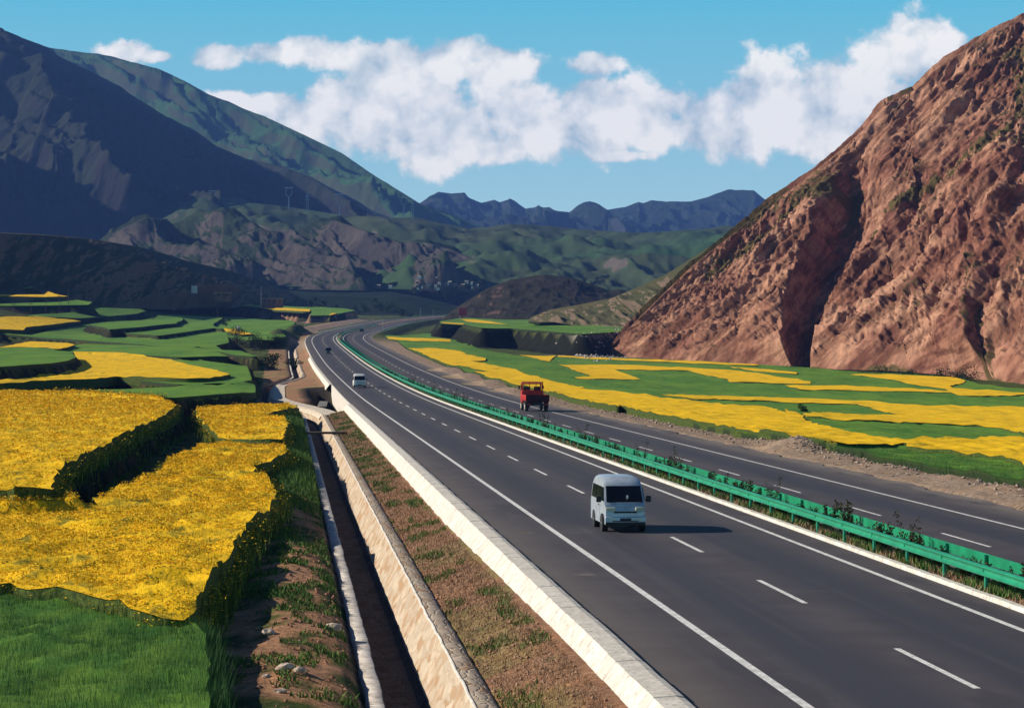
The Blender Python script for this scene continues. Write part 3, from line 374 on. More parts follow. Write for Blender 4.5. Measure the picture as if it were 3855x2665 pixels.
def build_ground():
    ss=[-46.]
    while ss[-1]<2150: ss.append(ss[-1]+max(.42,.0040*(ss[-1]+40)))
    ss=np.array(ss)
    tt=sorted(set([round(v,2) for v in list(-np.geomspace(75,560,70))+list(np.arange(-75,-24,1.0))+list(np.arange(-24,-12.4,.33))+[-12.3,-12,-11.8,-11.6,-11.46,-11.4,-11.2,-9.4,-9.15,-8.9,-8.5,-8.1,-7.7,-7.3,-7.0,-6.9,-6.4,-5.9,-5,2,4.9,5,5.5,6.2,6.8,6.9,8,14,18.4,18.7]+list(np.arange(19,42,.5))+list(np.arange(42,150,2.2))+list(np.geomspace(150,520,30))]))
    Q=np.array(tt); S,Qm=np.meshgrid(ss,Q,indexing='ij'); D=shift(S)
    T=np.where(Qm>-7,Qm,np.where(Qm>-8.9,-7+(Qm+7)/1.9*(1.9-D),np.where(Qm>-40,-40+(Qm+40)*(31.1+D)/31.1,Qm)))
    bk=np.zeros(S.shape); Z=ground(S,T,bk)
    X,Y=to_xy(S,T)
    # base colours by zone
    def C(*c): return np.array(c)
    n=fbm(S*.12,T*.35,4,21)[...,None]; n2=fbm(S*.6,T*1.1,4,31)[...,None]
    grass=C(.052,.082,.018)*(.6+.9*n)+C(.05,.035,.012)*(n2>.55)
    soil=C(.46,.25,.145)*(.7+.6*n2); tan=C(.36,.27,.20)*(.75+.5*n2); verge=C(.34,.19,.115)*(.6+.8*n2)+C(-.06,.02,-.02)*(n>.56)
    c=grass.copy()
    def put(mask,cc): 
        m=np.clip(mask,0,1)[...,None]; c[...]=c*(1-m)+cc*m
    put(sm(T,-18.5,-15.5)*(S<215)*sm(n2[...,0],.40,.56)*.95,soil)
    put((Qm>-12.9)*(S<215)*.8*sm(n2[...,0],.3,.5)*(Qm<-11.4),soil)
    put((Qm>=-9.2)*(Qm<-6)*1.0,verge)
    put(sm(S,205,240)*(1-sm(S,640,700))*(T>-17)*(Qm<-6)*.9,verge*1.15)
    put((T>3)*(T<8.5)*1.0,verge*1.1)
    put(sm(T,15,18.3)*(1-sm(T,25,28+3*sm(S,250,350)))*(1-sm(S,700,900)),tan)
    put(sm(S,920,1000)*(1-sm(S,1400,1500))*sm(T,-22,-19)*(1-sm(T,-9,-7.5)),C(.5,.36,.26)*(.8+.4*n2))
    put(sm(S,600,690)*(1-sm(S,760,820))*sm(T,-13,-10)*(T<-6),tan)
    put((S>214)*(S<330)*(T<-5.9)*(T>-9.4+shift(S)*.12)*1.0,C(.035,.028,.022))  # culvert pit: its deep shade painted into the ground colour
    bn=bk[...,None]*1.0; bankc=C(.022,.026,.012)*(.5+1.0*n2)*np.where((S>600)&(T>25),.45,1)[...,None]+C(.05,.022,.012)*(fbm(S*.25,T*.5,3,77)[...,None]>.66)*np.where((S>600)&(T>25),0,1)[...,None]  # dark earth banks; far right ones darkened further to paint in shade
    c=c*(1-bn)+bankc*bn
    # eroded bare earth on the cliff under the plateau
    cl=(S>1150)&(S<1420)&(T<-20)&(bk>0); put(cl*sm(fbm(S*.03,T*.09,4,9),.42,.55),C(.33,.2,.14)*(.6+.8*n2))
    # river bed on the right
    rv=np.exp(-((T-(88+ (S-700)*.16))/9)**2)*(S>560)*(S<1010); put(rv*1.2*(bk==0),C(.42,.38,.33)*(.5+1.0*n2))
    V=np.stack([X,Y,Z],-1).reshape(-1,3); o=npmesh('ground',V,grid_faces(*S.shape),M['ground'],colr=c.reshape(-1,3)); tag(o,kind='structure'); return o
def mground():
    m,k=material('earth_and_grass',.95,.1); a=k.new('ShaderNodeAttribute',attribute_name='Col'); n=k.noise(k.pos,3.5,6,.7); n2=k.noise(k.pos,.45,5,.6); n3=k.noise(k.pos,14,4,.7)
    c=k.mix(k.ramp(n,.3,.7),k.mix(1,a.outputs['Color'],(.55,.55,.55,1),'MULTIPLY'),k.mix(1,a.outputs['Color'],(1.35,1.3,1.25,1),'MULTIPLY'))
    c=k.mix(k.m('MULTIPLY',k.ramp(n2,.45,.65),.35),c,k.mix(1,c,(1.2,1.02,.8,1),'MULTIPLY')); c=k.mix(k.m('MULTIPLY',k.ramp(n3,.58,.7),.3),c,k.mix(1,c,(1.6,1.5,1.4,1),'MULTIPLY'))
    k.l.new(c,k.p.inputs['Base Color']); bump(k,k.m('ADD',n,k.m('MULTIPLY',n3,.5)),.8,.12); return m
M['ground']=mground(); build_ground()
# wide terrain floor under and beyond the hills, out to the horizon
def floor():
    xs=np.linspace(-8400,8400,90); ys=np.concatenate([np.linspace(-380,0,6),np.linspace(200,8400,80)])
    Xg,Yg=np.meshgrid(xs,ys); Z=np.interp(Yg,[-3000,600,1800,2600,4200,7000,14000],[-6,-6,10,40,90,170,300])+fbm(Xg*.002,Yg*.002,4,50)*8-8
    o=npmesh('terrain',np.stack([Xg,Yg,Z],-1).reshape(-1,3),grid_faces(*Xg.shape),M['hill_green']); tag(o,kind='structure')

# ================= hills =================
def hillmat(name,rock,rock2,grass,gscale,rscale,thr=.5,steep=None,band=None,grass2=None,bmp=1.0,bd=3.,fine=None,strata=None,nzk=2.2):
    m,k=material(name,.95,.08); fine=fine or rscale*5
    n=k.noise(k.pos,rscale,8,.62,.4); n2=k.noise(k.pos,fine,6,.7); n3=k.noise(k.pos,gscale,6,.6)
    r=k.mix(k.ramp(n,.36,.62),(*rock,1),(*rock2,1)); r=k.mix(k.m('MULTIPLY',k.ramp(n2,.42,.7),.5),r,k.mix(1,r,(1.5,1.45,1.4,1),'MULTIPLY')); r=k.mix(k.m('MULTIPLY',k.ramp(n2,.45,.3),.55),r,k.mix(1,r,(.45,.42,.42,1),'MULTIPLY'))
    if strata:
        sn=k.noise(k.mapv(k.pos,rot=(0,strata,0),scale=(.035,.05,.42)),1.0,6,.62,.35); r=k.mix(k.ramp(sn,.40,.58),k.mix(1,r,(.62,.55,.52,1),'MULTIPLY'),k.mix(1,r,(1.25,1.22,1.2,1),'MULTIPLY'))
        s2=k.noise(k.mapv(k.pos,rot=(0,strata+.25,0),scale=(.12,.16,.9)),1.0,5,.65,.3); r=k.mix(k.m('MULTIPLY',k.ramp(s2,.5,.36),.6),r,k.mix(1,r,(.45,.42,.42,1),'MULTIPLY'))
    g=k.mix(k.ramp(n3,.35,.65),(*grass,1),(*(grass2 or tuple(v*.55 for v in grass)),1)); g=k.mix(k.m('MULTIPLY',k.ramp(n2,.5,.7),.3),g,k.mix(1,g,(.6,.6,.6,1),'MULTIPLY'))
    sp=k.new('ShaderNodeSeparateXYZ'); k.l.new(k.nor,sp.inputs[0])
    a=k.new('ShaderNodeAttribute',attribute_name='Col'); sc=k.new('ShaderNodeSeparateColor'); k.l.new(a.outputs['Color'],sc.inputs[0])
    f=k.m('ADD',sc.outputs[0],k.m('MULTIPLY',k.m('SUBTRACT',n3,.5),1.3)); f=k.m('ADD',f,k.m('MULTIPLY',k.m('SUBTRACT',sp.outputs[2],thr),nzk)); 
    c=k.mix(k.ramp(f,.42,.62),r,g)
    k.l.new(c,k.p.inputs['Base Color']); bump(k,k.m('ADD',n,k.m('MULTIPLY',n2,.45)),bmp,bd); return m
M['hill_green']=hillmat('valley_green',(.11,.10,.07),(.15,.13,.09),(.05,.105,.04),.004,.01,.3)
def resample(P,n):
    P=np.array(P,float); d=np.linalg.norm(np.diff(P[:,:2],axis=0),axis=1)+1e-6; u=np.concatenate([[0],np.cumsum(d)]); u/=u[-1]
    return np.stack([np.interp(np.linspace(0,1,n),u,P[:,i]) for i in range(3)],1)
def rowpair(Rg,Ft,n):
    # same parameter on both: spacing of the ridge by its picture columns
    Rg=resample(Rg,n); Ft=resample(Ft,n); return Rg,Ft
def hill(name,key,nu,nv,disp,mat,p=1.12,back=1.3,colf=None,sky=0.0,seed=0,extra=None,backlen=None,fs=.86):
    Rg,Ft=rowpair(*HILLS[key],nu)
    L=np.linalg.norm(np.diff(Rg,axis=0),axis=1).sum(); un=np.linspace(0,L,nu)
    vv=np.linspace(0,1,nv)**.95; U,Vv=np.meshgrid(un,vv,indexing='ij'); hgt=np.linalg.norm(Rg-Ft,axis=1).mean()
    B=Ft[:,None,:]*(1-Vv[...,None])+Rg[:,None,:]*Vv[...,None]; dz=(Rg[:,2]-Ft[:,2])[:,None]
    B[...,2]=Ft[:,2][:,None]+dz*Vv**p
    du=np.gradient(B,axis=0); dv=np.gradient(B,axis=1); nn=np.cross(du,dv); nn/=np.linalg.norm(nn,axis=-1,keepdims=True)+1e-9
    nn=np.where((nn[...,1:2]>0),-nn,nn)
    d=disp(U,Vv*hgt,Vv,B); fade=np.minimum(1,Vv/.04)*(1-(1-sky)*sm(Vv,fs,1.0))
    if fs<.8: d=d-np.maximum(d,0)*sm(Vv,fs-.05,.97)
    if extra is not None: d=d+extra(U/L,Vv,B)
    d=d*sm(U/L,0,.05)*(1-sm(U/L,.9,1.0)*(key!='m1'))
    nn2=nn.copy(); P=B+nn2*(d*fade)[...,None]
    # skyline must not be hidden by bulges: keep rows below the line of sight to the crest
    az=Rg[:,0]/Rg[:,1]; el=(Rg[:,2]-CAMZ)/Rg[:,1]; o_=np.argsort(az); mx=CAMZ+np.interp(P[...,0]/P[...,1],az[o_],el[o_])*P[...,1]-.0008*P[...,1]*(1-Vv); P[...,2]=np.where(Vv<.999,np.minimum(P[...,2],mx),P[...,2])
    rows=[P]; nb=14; cur=P[:,-1,:]
    bl=backlen or hgt*back
    for i in range(1,nb+1):
        q=cur.copy(); q[:,1]+=bl*i/nb; q[:,2]-=(dz[:,0]*.9+20)*(i/nb)**1.1-(fbm(un*.01,un*0+i,3,seed)-.5)*3; rows.append(q[:,None,:])
    A=np.concatenate(rows,1); sh=A.shape[:2]
    cc=np.zeros((*sh,3)); cc[...,0]=.5
    if colf is not None:
        cf=colf(U,Vv,B,d); cc[:,:nv,0]=cf; cc[:,nv:,0]=cf[:,-1:]
    o=npmesh(name,A.reshape(-1,3),grid_faces(*sh)[:,::-1],mat,colr=cc.reshape(-1,3)); tag(o,kind='structure'); return o
# --- rocky red mountain on the right
M['rock']=hillmat('red_brown_rock',(.37,.205,.135),(.20,.088,.060),(.095,.075,.024),.035,.045,.66,fine=.42,bmp=1.,bd=1.0,grass2=(.12,.085,.035),strata=.7,nzk=1.1)
def d_m1(U,V,v,B):
    X=B[...,0];Y=B[...,1];Z=B[...,2]
    w1=fbm(U*.012,V*.012,4,5)*30; q=U-V*.55+w1
    a=(vn(q/42.,V*.012,1)); big=np.abs(((q/58.)%1)-.0)  # asymmetric buttresses: slow rise, sharp right edge
    big=((q/58.+.35*vn(V*.02,q*.01,8))%1); big=np.where(big<.86,big/.86,(1-big)/.14)
    sml=((q/15.+1.2*fbm(U*.05,V*.03,3,9))%1); sml=np.where(sml<.8,sml/.8,(1-sml)/.2)
    amp=.45+.8*fbm(U*.02,V*.02,3,13)
    r=ridged(q*.09,V*.035,5,21); st=ridged((V*.9-U*.45)*.07,U*.012,4,33)
    fl=ridged(q*.28,V*.09,4,41)
    lob=fbm(q*.16+40,V*.13,4,61)
    upper=sm(v,.45,.8)
    rg2=ridged(q*.5+9,V*.16,3,71)
    return (big*3.0*amp*(1-.5*upper)+sml*1.7*(1-.5*upper)+r*3.0+st*2.6*(.4+upper)+fl*1.5+rg2*1.1+(lob-.5)*3.0+(fbm(U*.6,V*.6,4,51)-.5)*1.0)*np.clip(.35+(v*5),.35,1)
def x_m1(u,v,B):
    # the big shaded gorge: a spur on its left that breaks off sharply
    X=B[...,0]; Z=B[...,2]; px=1927.5+8841.5*X/B[...,1]; py=1303-8841.5*(Z-6.57)/B[...,1]
    gx=np.interp(py,[250,560,700,850,1000,1150,1345],[3700,3330,3215,3150,3080,3030,2985]); 
    gx=gx+ (fbm(py*.02,py*0,3,3)-.5)*35
    dd=px-gx; k=sm(py,600,860)*(1-sm(py,1365,1400)); left=np.where(dd<0,np.exp(-(dd/150)**2),np.exp(-(dd/26)**2)*1.0)
    wn=np.interp(py,[600,900,1100,1345],[150,250,190,90]); gul=np.clip(1-dd/wn,0,1)*sm(dd,-10,6)*14*k
    k2=(1-sm(py,480,640))*sm(py,80,200); 
    gx2=np.interp(py,[60,400,640,760],[3250,3060,3010,2990]); d2=px-gx2; l2=np.where(d2<0,np.exp(-(d2/120)**2),np.exp(-(d2/25)**2))
    gx3=np.interp(py,[200,600,1000,1300],[4000,3880,3790,3700]); d3=px-gx3; l3=np.where(d3<0,np.exp(-(d3/150)**2),np.exp(-(d3/25)**2))*sm(py,500,700)
    return left*4.5*k-gul+l2*1.5*k2+l3*5
def c_m1(U,V,B,d):
    X=B[...,0]; px=1927.5+8841.5*X/B[...,1]; py=1303-8841.5*(B[...,2]-6.57)/B[...,1]
    def band(pts,wd):
        xs=[p[0] for p in pts]; ys=[p[1] for p in pts]; yy_=np.interp(px,xs,ys); return np.exp(-((py-yy_)/wd)**2)*(px>xs[0])*(px<xs[-1])
    g=band([(2400,1160),(2600,1010),(2900,800),(3110,650)],42)+band([(2680,1100),(2920,960),(3080,830),(3250,740)],34)+band([(3230,960),(3330,880),(3500,760),(3700,640),(3855,560)],26)+band([(2300,1330),(2800,1385),(3300,1390),(3855,1450)],14)*.6
    g=g+.5*sm(fbm(U*.03,V*60*.03,4,91),.55,.66)
    g=g+.12*sm(V,.55,.75)
    return .10+.66*np.clip(g,0,1.2)
hill('rocky_mountain','m1',760,460,d_m1,M['rock'],p=1.1,colf=c_m1,sky=.3,seed=2,extra=x_m1,backlen=260,fs=.93)
# --- olive slope behind it
M['olive']=hillmat('olive_slope',(.12,.085,.06),(.17,.12,.085),(.085,.075,.035),.02,.05,.55,bmp=.6,bd=1.0,grass2=(.055,.06,.025),fine=.3)
hill('grassy_slope','olive',260,120,lambda U,V,v,B:(ridged(U*.02+V*.01,V*.008,5,3)-.5)*9+(fbm(U*.12,V*.12,4,4)-.5)*3,M['olive'],colf=lambda U,V,B,d:np.full(U.shape,.62)-.5*(B[...,0]*0+sm(V,.30,.05)*sm(fbm(U*.03,V*3,3,7),.4,.55)),seed=3)
M['darkh']=hillmat('brown_scrub',(.065,.04,.033),(.10,.062,.048),(.032,.026,.018),.02,.03,.5,bmp=.6,bd=1.5,grass2=(.024,.024,.014),fine=.2)
hill('dark_hill','dark_hill',220,110,lambda U,V,v,B:(ridged(U*.022+3,V*.012,5,8)-.5)*7+(fbm(U*.1,V*.1,4,9)-.5)*3,M['darkh'],colf=lambda U,V,B,d:.5+0*U-.6*np.exp(-((U-42)/14)**2),seed=4)
M['wooded']=hillmat('wooded_slope',(.03,.03,.025),(.02,.02,.018),(.012,.024,.012),.01,.02,.4,bmp=.8,bd=3,fine=.12)
hill('valley_slope','back_slope',160,60,lambda U,V,v,B:(fbm(U*.02,V*.03,4,6)-.5)*8,M['wooded'],seed=5,colf=lambda U,V,B,d:.7+0*U,backlen=60)
def d_brown(U,V,v,B):
    px=1927.5+8841.5*B[...,0]/B[...,1]; py=1303-8841.5*(B[...,2]-6.57)/B[...,1]
    sx=[-400,0,100,300,500,650,760,900]; sy=[890,912,935,1000,1068,1105,1140,1170]   # lower spur
    yy_=np.interp(px,sx,sy); dd=py-yy_; sp=np.where(dd>0,np.exp(-(dd/70)**2),np.exp(-(dd/16)**2))*(px<860)
    return sp*16+(ridged(U*.01,V*.01,5,14)-.5)*7+(fbm(U*.06,V*.06,4,15)-.5)*4
M['brownh']=hillmat('warm_brown_scrub',(.13,.08,.055),(.17,.11,.075),(.075,.06,.032),.02,.03,.5,bmp=.6,bd=1.5,grass2=(.05,.05,.025),fine=.2)
hill('brown_hill','brown_hill',420,160,d_brown,M['brownh'],p=1.0,colf=lambda U,V,B,d:.45+0*U,seed=6)
M['midrock']=hillmat('grey_brown_crags',(.078,.066,.056),(.042,.037,.035),(.032,.05,.02),.006,.012,.68,bmp=.8,bd=5,fine=.08)
def d_mid(U,V,v,B):
    w1=fbm(U*.004,V*.004,3,5)*120; q=U+V*.45+w1; big=((q/120.+.4*vn(V*.006,q*.004,8))%1); big=np.where(big<.72,big/.72,(1-big)/.28)
    return (big-.5)*40+(ridged(q*.022,V*.008,5,24)-.5)*30+(fbm(U*.06,V*.06,4,25)-.5)*9
hill('rocky_foothills','mid_rock',460,150,d_mid,M['midrock'],p=.95,colf=lambda U,V,B,d:.1+.5*sm(V,.75,.97)+.55*sm(fbm(U*.006,V*2.5,3,17),.52,.62)+.5*sm(V,.2,.02),seed=7,sky=.25,backlen=500)
M['greenmid']=hillmat('green_uplands',(.12,.10,.08),(.08,.07,.06),(.035,.08,.028),.0035,.006,.55,bmp=.5,bd=4,grass2=(.05,.065,.03),fine=.04)
def d_gm(U,V,v,B): return (ridged(U*.0045+V*.002,V*.006,5,44)-.5)*46+(fbm(U*.02,V*.02,4,45)-.5)*16
hill('green_uplands','green_mid',420,160,d_gm,M['greenmid'],p=.9,colf=lambda U,V,B,d:.65-.7*sm(fbm(U*.008,V*5,4,27),.56,.68),seed=8,sky=.3,backlen=700)
M['front']=hillmat('dark_mountain_green',(.024,.022,.022),(.017,.016,.017),(.013,.024,.013),.002,.003,.5,bmp=.8,bd=14,grass2=(.022,.026,.015),fine=.018)
def gully(f,A,sh,sd):
    def g(U,V,v,B):
        w1=fbm(U*f*.7,V*f*.7,3,sd)*1.2/f*.5; q=U+V*sh+w1
        return (ridged(q*f,V*f*.28,4,sd+1,.42)-.5)*A+(ridged(q*f*3.1,V*f*.9,4,sd+2)-.5)*A*.36+(fbm(U*f*8,V*f*8,4,sd+3)-.5)*A*.06
    return g
hill('front_mountain','front_range',420,240,gully(.0030,230,.55,60),M['front'],p=1.15,colf=lambda U,V,B,d:.5+0*U,seed=9,sky=.05,backlen=1200,fs=.9)
M['rear']=hillmat('far_mountain_green',(.06,.08,.035),(.05,.06,.03),(.04,.10,.03),.002,.003,.4,bmp=.7,bd=14,grass2=(.03,.07,.025),fine=.015)
hill('rear_mountain','rear_range',420,220,gully(.0050,210,.9,80),M['rear'],p=1.0,colf=lambda U,V,B,d:.75+0*U,seed=10,sky=.04,backlen=1500,fs=.9)
M['farr']=hillmat('distant_range',(.035,.038,.04),(.03,.032,.035),(.02,.035,.02),.002,.003,.5,bmp=.4,bd=20,fine=.012)
hill('distant_mountains','far_range',420,140,gully(.004,110,.1,100),M['farr'],p=.85,colf=lambda U,V,B,d:.5+0*U,seed=11,sky=.1,backlen=1300,fs=.9)
floor()
# ================= road =================
def srange(a,b,m=1.0):
    r=[a]
    while r[-1]<b: r.append(min(b,r[-1]+max(m,.006*(r[-1]+60))))
    return np.array(r)
def strip(name,prof,s0,s1,mat,parent=None,lat=False,sh=None,step=1.0,smooth=True,zf=None,jit=None):
    S=srange(s0,s1,step) if np.isscalar(step) else np.asarray(step); pr=np.array(prof,float); 
    T=np.repeat(pr[None,:,0],len(S),0); Zp=np.repeat(pr[None,:,1],len(S),0)
    if sh: T=T+shift(S)[:,None]
    if jit is not None: T,Zp=jit(S[:,None],T,Zp)
    X,Y=to_xy(np.repeat(S[:,None],T.shape[1],1),T); Z=zr(S)[:,None]+Zp
    o=npmesh(name,np.stack([X,Y,Z],-1).reshape(-1,3),grid_faces(*T.shape)[:,::-1],mat,parent,smooth)
    if lat:
        a=o.data.attributes.new('lat','FLOAT','POINT'); a.data.foreach_set('value',T.astype(np.float32).ravel())
    return o
RZF=lambda t:-.28-.02*(t-7)
tag(strip('carriageway',[(-5.9,0),(-4,.0),(-2,0),(0,0),(2,0),(4.84,0)],-50,2100,M['asphalt'],lat=True),kind='structure')
def jr(S,T,Z):
    T=T.copy(); T[:,-1]+=(fbm(S[:,0]*.35,S[:,0]*0,3,7)-.5)*1.3; return T,Z
tag(strip('far_carriageway',[(6.98,-.27),(9,-.31),(11,-.35),(13,-.39),(15,-.43),(18.5,-.455)],-50,2100,M['asphalt'],lat=True,jit=jr),kind='structure')
def line(name,t0,t1,z0,z1,spans,mat):
    Vs=[];Fs=[];o=0
    for a,b in spans:
        S=srange(a,b,1.5) if b-a>8 else np.array([a,(a+b)/2,b]); n=len(S)
        X0,Y0=to_xy(S,S*0+t0); X1,Y1=to_xy(S,S*0+t1); z=zr(S)
        Vs.append(np.stack([np.stack([X0,Y0,z+z0],-1),np.stack([X1,Y1,z+z1],-1)],1).reshape(-1,3)); Fs.append(grid_faces(n,2)[:,::-1]+o); o+=2*n
    return tag(npmesh(name,np.concatenate(Vs),np.concatenate(Fs),mat,smooth=False),kind='structure')
E0=.006
line('edge_line',-3.85,-3.65,E0,E0,[(-50,2100)],M['paint_line'])
line('median_line',3.66,3.84,E0,E0,[(-50,2100)],M['paint_line'])
line('lane_dashes',-.075,.075,E0,E0,[(15*k-3,15*k+3) for k in range(-3,135)],M['paint_line'])
D2=10.95
line('far_lane_dashes',D2-.075,D2+.075,-.341,-.343,[(15*k+2,15*k+8) for k in range(-3,135)],M['paint_line'])
line('far_edge_line',14.82,15.0,-.4235+.004,-.427+.004,[(-50,2100)],M['paint_line'])
line('far_median_line',7.32,7.48,-.27,-.272,[(-50,2100)],M['paint_line'])
def stains():
    V=[];F=[]
    for px,py,l in ((1987,2006,1.3),(1960,2003,.8),(2202,2164,1.5),(1711,1797,1.6),(1516,1677,1.6),(1555,1676,2.0),(1800,1870,1.0)):
        Yd=8841.5*CAMH/(py-1303.155); Xd=(px-1927.5)/8841.5*Yd; o=len(V); m=9
        for i in range(m):
            a=2*math.pi*i/m; rr=.6+.6*random.random(); V.append((Xd+math.cos(a)*l*.28*rr,Yd+math.sin(a)*l*.30*rr,.0045))
        F.append(tuple(range(o,o+m)))
    me=bpy.data.meshes.new('road_stains'); me.from_pydata(V,[],F); me.materials.append(noisy('pale_dust_stain',(.10,.088,.082),(.17,.15,.13),6,.95)); o=link(bpy.data.objects.new('road_stains',me)); tag(o,kind='structure')
stains()
# kerbs and white strips
def vbreak(nm,prof,s0,s1,mat,L=1.0,label=None,cat='kerb',group=None,sh=None,js=.015):
    """row of cast blocks with visible joints"""
    S=[];
    s=s0
    while s<s1:
        l=L if s<90 else max(L,.012*(s+50)); S+= [s,s+.02,s+l-.02]; s+=l
    S=np.array(sorted(set(np.round(S,3))))
    def jj(SS,T,Z):
        k=((SS[:,0]-s0)/L).astype(int); r=_h(k,k*0,5)-.5; T=T+(r*js*2)[:,None]; Z=Z+(_h(k,k*0+3,6)-.5)[:,None]*js*1.5; Z=Z.copy()
        if L<90:
            fr=((SS[:,0]-s0)%L); e=(SS[:,0]<90)&((fr<.015)|(fr>L-.015)); Z[e]-=.02
        return T,Z
    o=strip(nm,prof,s0,s1,mat,step=S,jit=jj,sh=sh,smooth=False); tag(o,label,cat,group); return o
k=empty('roadside_kerb',tuple(float(v) for v in (*to_xy(30.,-6.3),0))); tag(k,'whitewashed concrete block edging with a sloping outer face along the left side of the road','kerb')
def child_of(o,root):
    for kk in ('label','category','group'): 
        if kk in o: del o[kk]
    o.parent=root; o.matrix_parent_inverse=Matrix.Translation(root.location).inverted() if root.rotation_euler.z==0 else root.matrix_basis.inverted(); return o
for a,b in ((-48,213),(318,520)):
    child_of(vbreak('block_top',[(-5.86,.0),(-5.9,.10),(-6.05,.13),(-6.47,.10)],a,b,M['kerbtop'],1.25),k)
    child_of(vbreak('sloping_face',[(-6.47,.10),(-6.99,-.62),(-7.05,-.75)],a,b,M['kerbwhite'],1.25),k)
child_of(strip('edge_stone',[(-5.86,.0),(-5.92,.06),(-6.15,.06),(-6.2,-.2)],520,1150,M['kerbtop']),k)
child_of(strip('edge_stone',[(-5.86,.0),(-5.92,.06),(-6.15,.06),(-6.2,-4.2)],213,318,M['kerbtop']),k)
o=vbreak('median_kerb',[(4.84,-.02),(4.86,.12),(5.06,.12),(5.08,-.02)],-48,1150,M['kerbwhite'],.75,'white painted kerb stones along the near side of the central reservation','kerb',js=.008)
o=vbreak('median_kerb',[(6.78,-.1),(6.8,-.13),(6.96,-.13),(6.98,-.30)],-48,1150,M['kerbtop'],.75,'low grey kerb on the far side of the central reservation','kerb',js=.008)
# stone lined ditch
M['apron']=noisy('pale_apron_concrete',(.56,.48,.38),(.70,.62,.50),1.2,.9,c3=(.42,.35,.27),scale3=2.5,bmp=.4,bd=.03)
S0=dict(sh=True)
def ditch(s0,s1,lab):
    r=empty('drainage_ditch',tuple(float(v) for v in (*to_xy((s0+s1)/2,-10.),float(zr((s0+s1)/2))-2))); tag(r,lab,'ditch','stone lined drainage ditches beside the road')
    wob=lambda S,T,Z:(T+(fbm(S*.9,T*2,3,3)-.5)*.07,Z+(fbm(S*1.3,T*3,3,4)-.5)*.05)
    if s0<0: child_of(strip('curved_apron',[(-7.35,-.80),(-8.3,-.86),(-9.0,-.80),(-9.5,-.95),(-9.75,-1.3)],206,352,M['apron'],sh=True,jit=wob,step=1.0),r)
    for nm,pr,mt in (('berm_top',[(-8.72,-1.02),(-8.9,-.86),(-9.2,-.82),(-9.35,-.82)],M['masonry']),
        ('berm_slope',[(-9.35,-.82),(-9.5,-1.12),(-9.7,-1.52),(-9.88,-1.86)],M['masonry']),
        ('slope_foot',[(-9.88,-1.86),(-9.95,-1.98),(-10.05,-2.1)],M['masondk']),  # slope cut near the shadow edge, lower part painted dark as shade
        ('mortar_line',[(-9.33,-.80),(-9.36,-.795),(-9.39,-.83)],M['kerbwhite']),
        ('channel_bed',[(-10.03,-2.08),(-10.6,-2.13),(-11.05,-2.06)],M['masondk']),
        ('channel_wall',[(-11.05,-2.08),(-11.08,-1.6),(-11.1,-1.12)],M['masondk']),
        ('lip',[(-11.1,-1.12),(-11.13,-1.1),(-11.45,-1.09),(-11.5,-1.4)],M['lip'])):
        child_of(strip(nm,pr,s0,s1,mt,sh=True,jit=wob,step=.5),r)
    return r
ditch(-30,412,'long stone lined drainage ditch from the bottom of the picture to the culvert pit')
ditch(416,536,'short straight ditch section with pale lining just beyond the culvert pit')
ditch(556,660,'farthest ditch section, a dark oblong hole near the road bend')
# beam across the ditch
def place(o,s,t,dz=0,head=None,ground_z=None):
    x,y=to_xy(float(s),float(t)); z=float(zr(s))+dz if ground_z is None else ground_z
    o.location=(float(x),float(y),z); o.rotation_euler[2]=(-float(np.interp(s,_s,_th)) if head is None else head); return o
r=empty('plank_footbridge'); tag(r,'brown slab footbridge on a post crossing the ditch beyond the tall weeds','footbridge')
MB().box(-2.6,.75,-.5,.5,-.14,.04).build('deck',M['wood'],r,.02)
for x in (-.35,): MB().box(x-.12,x+.12,-.3,.3,-1.4,-.142).build('support',M['masondk'],r,.02)
place(r,150,-8.9,-.62)
# culvert steps
r=empty('culvert_steps'); tag(r,'flight of pale concrete steps down the left side of the culvert pit','steps')
for i in range(5): MB().box(-.6,.45,-.35-.0,.35,-.16,0).build('step',M['kerbtop'],r,.02).location=(-.10+.18*i,-11+i*8.5-17+22,-.55-.08*i)
place(r,240,-8.75,0)
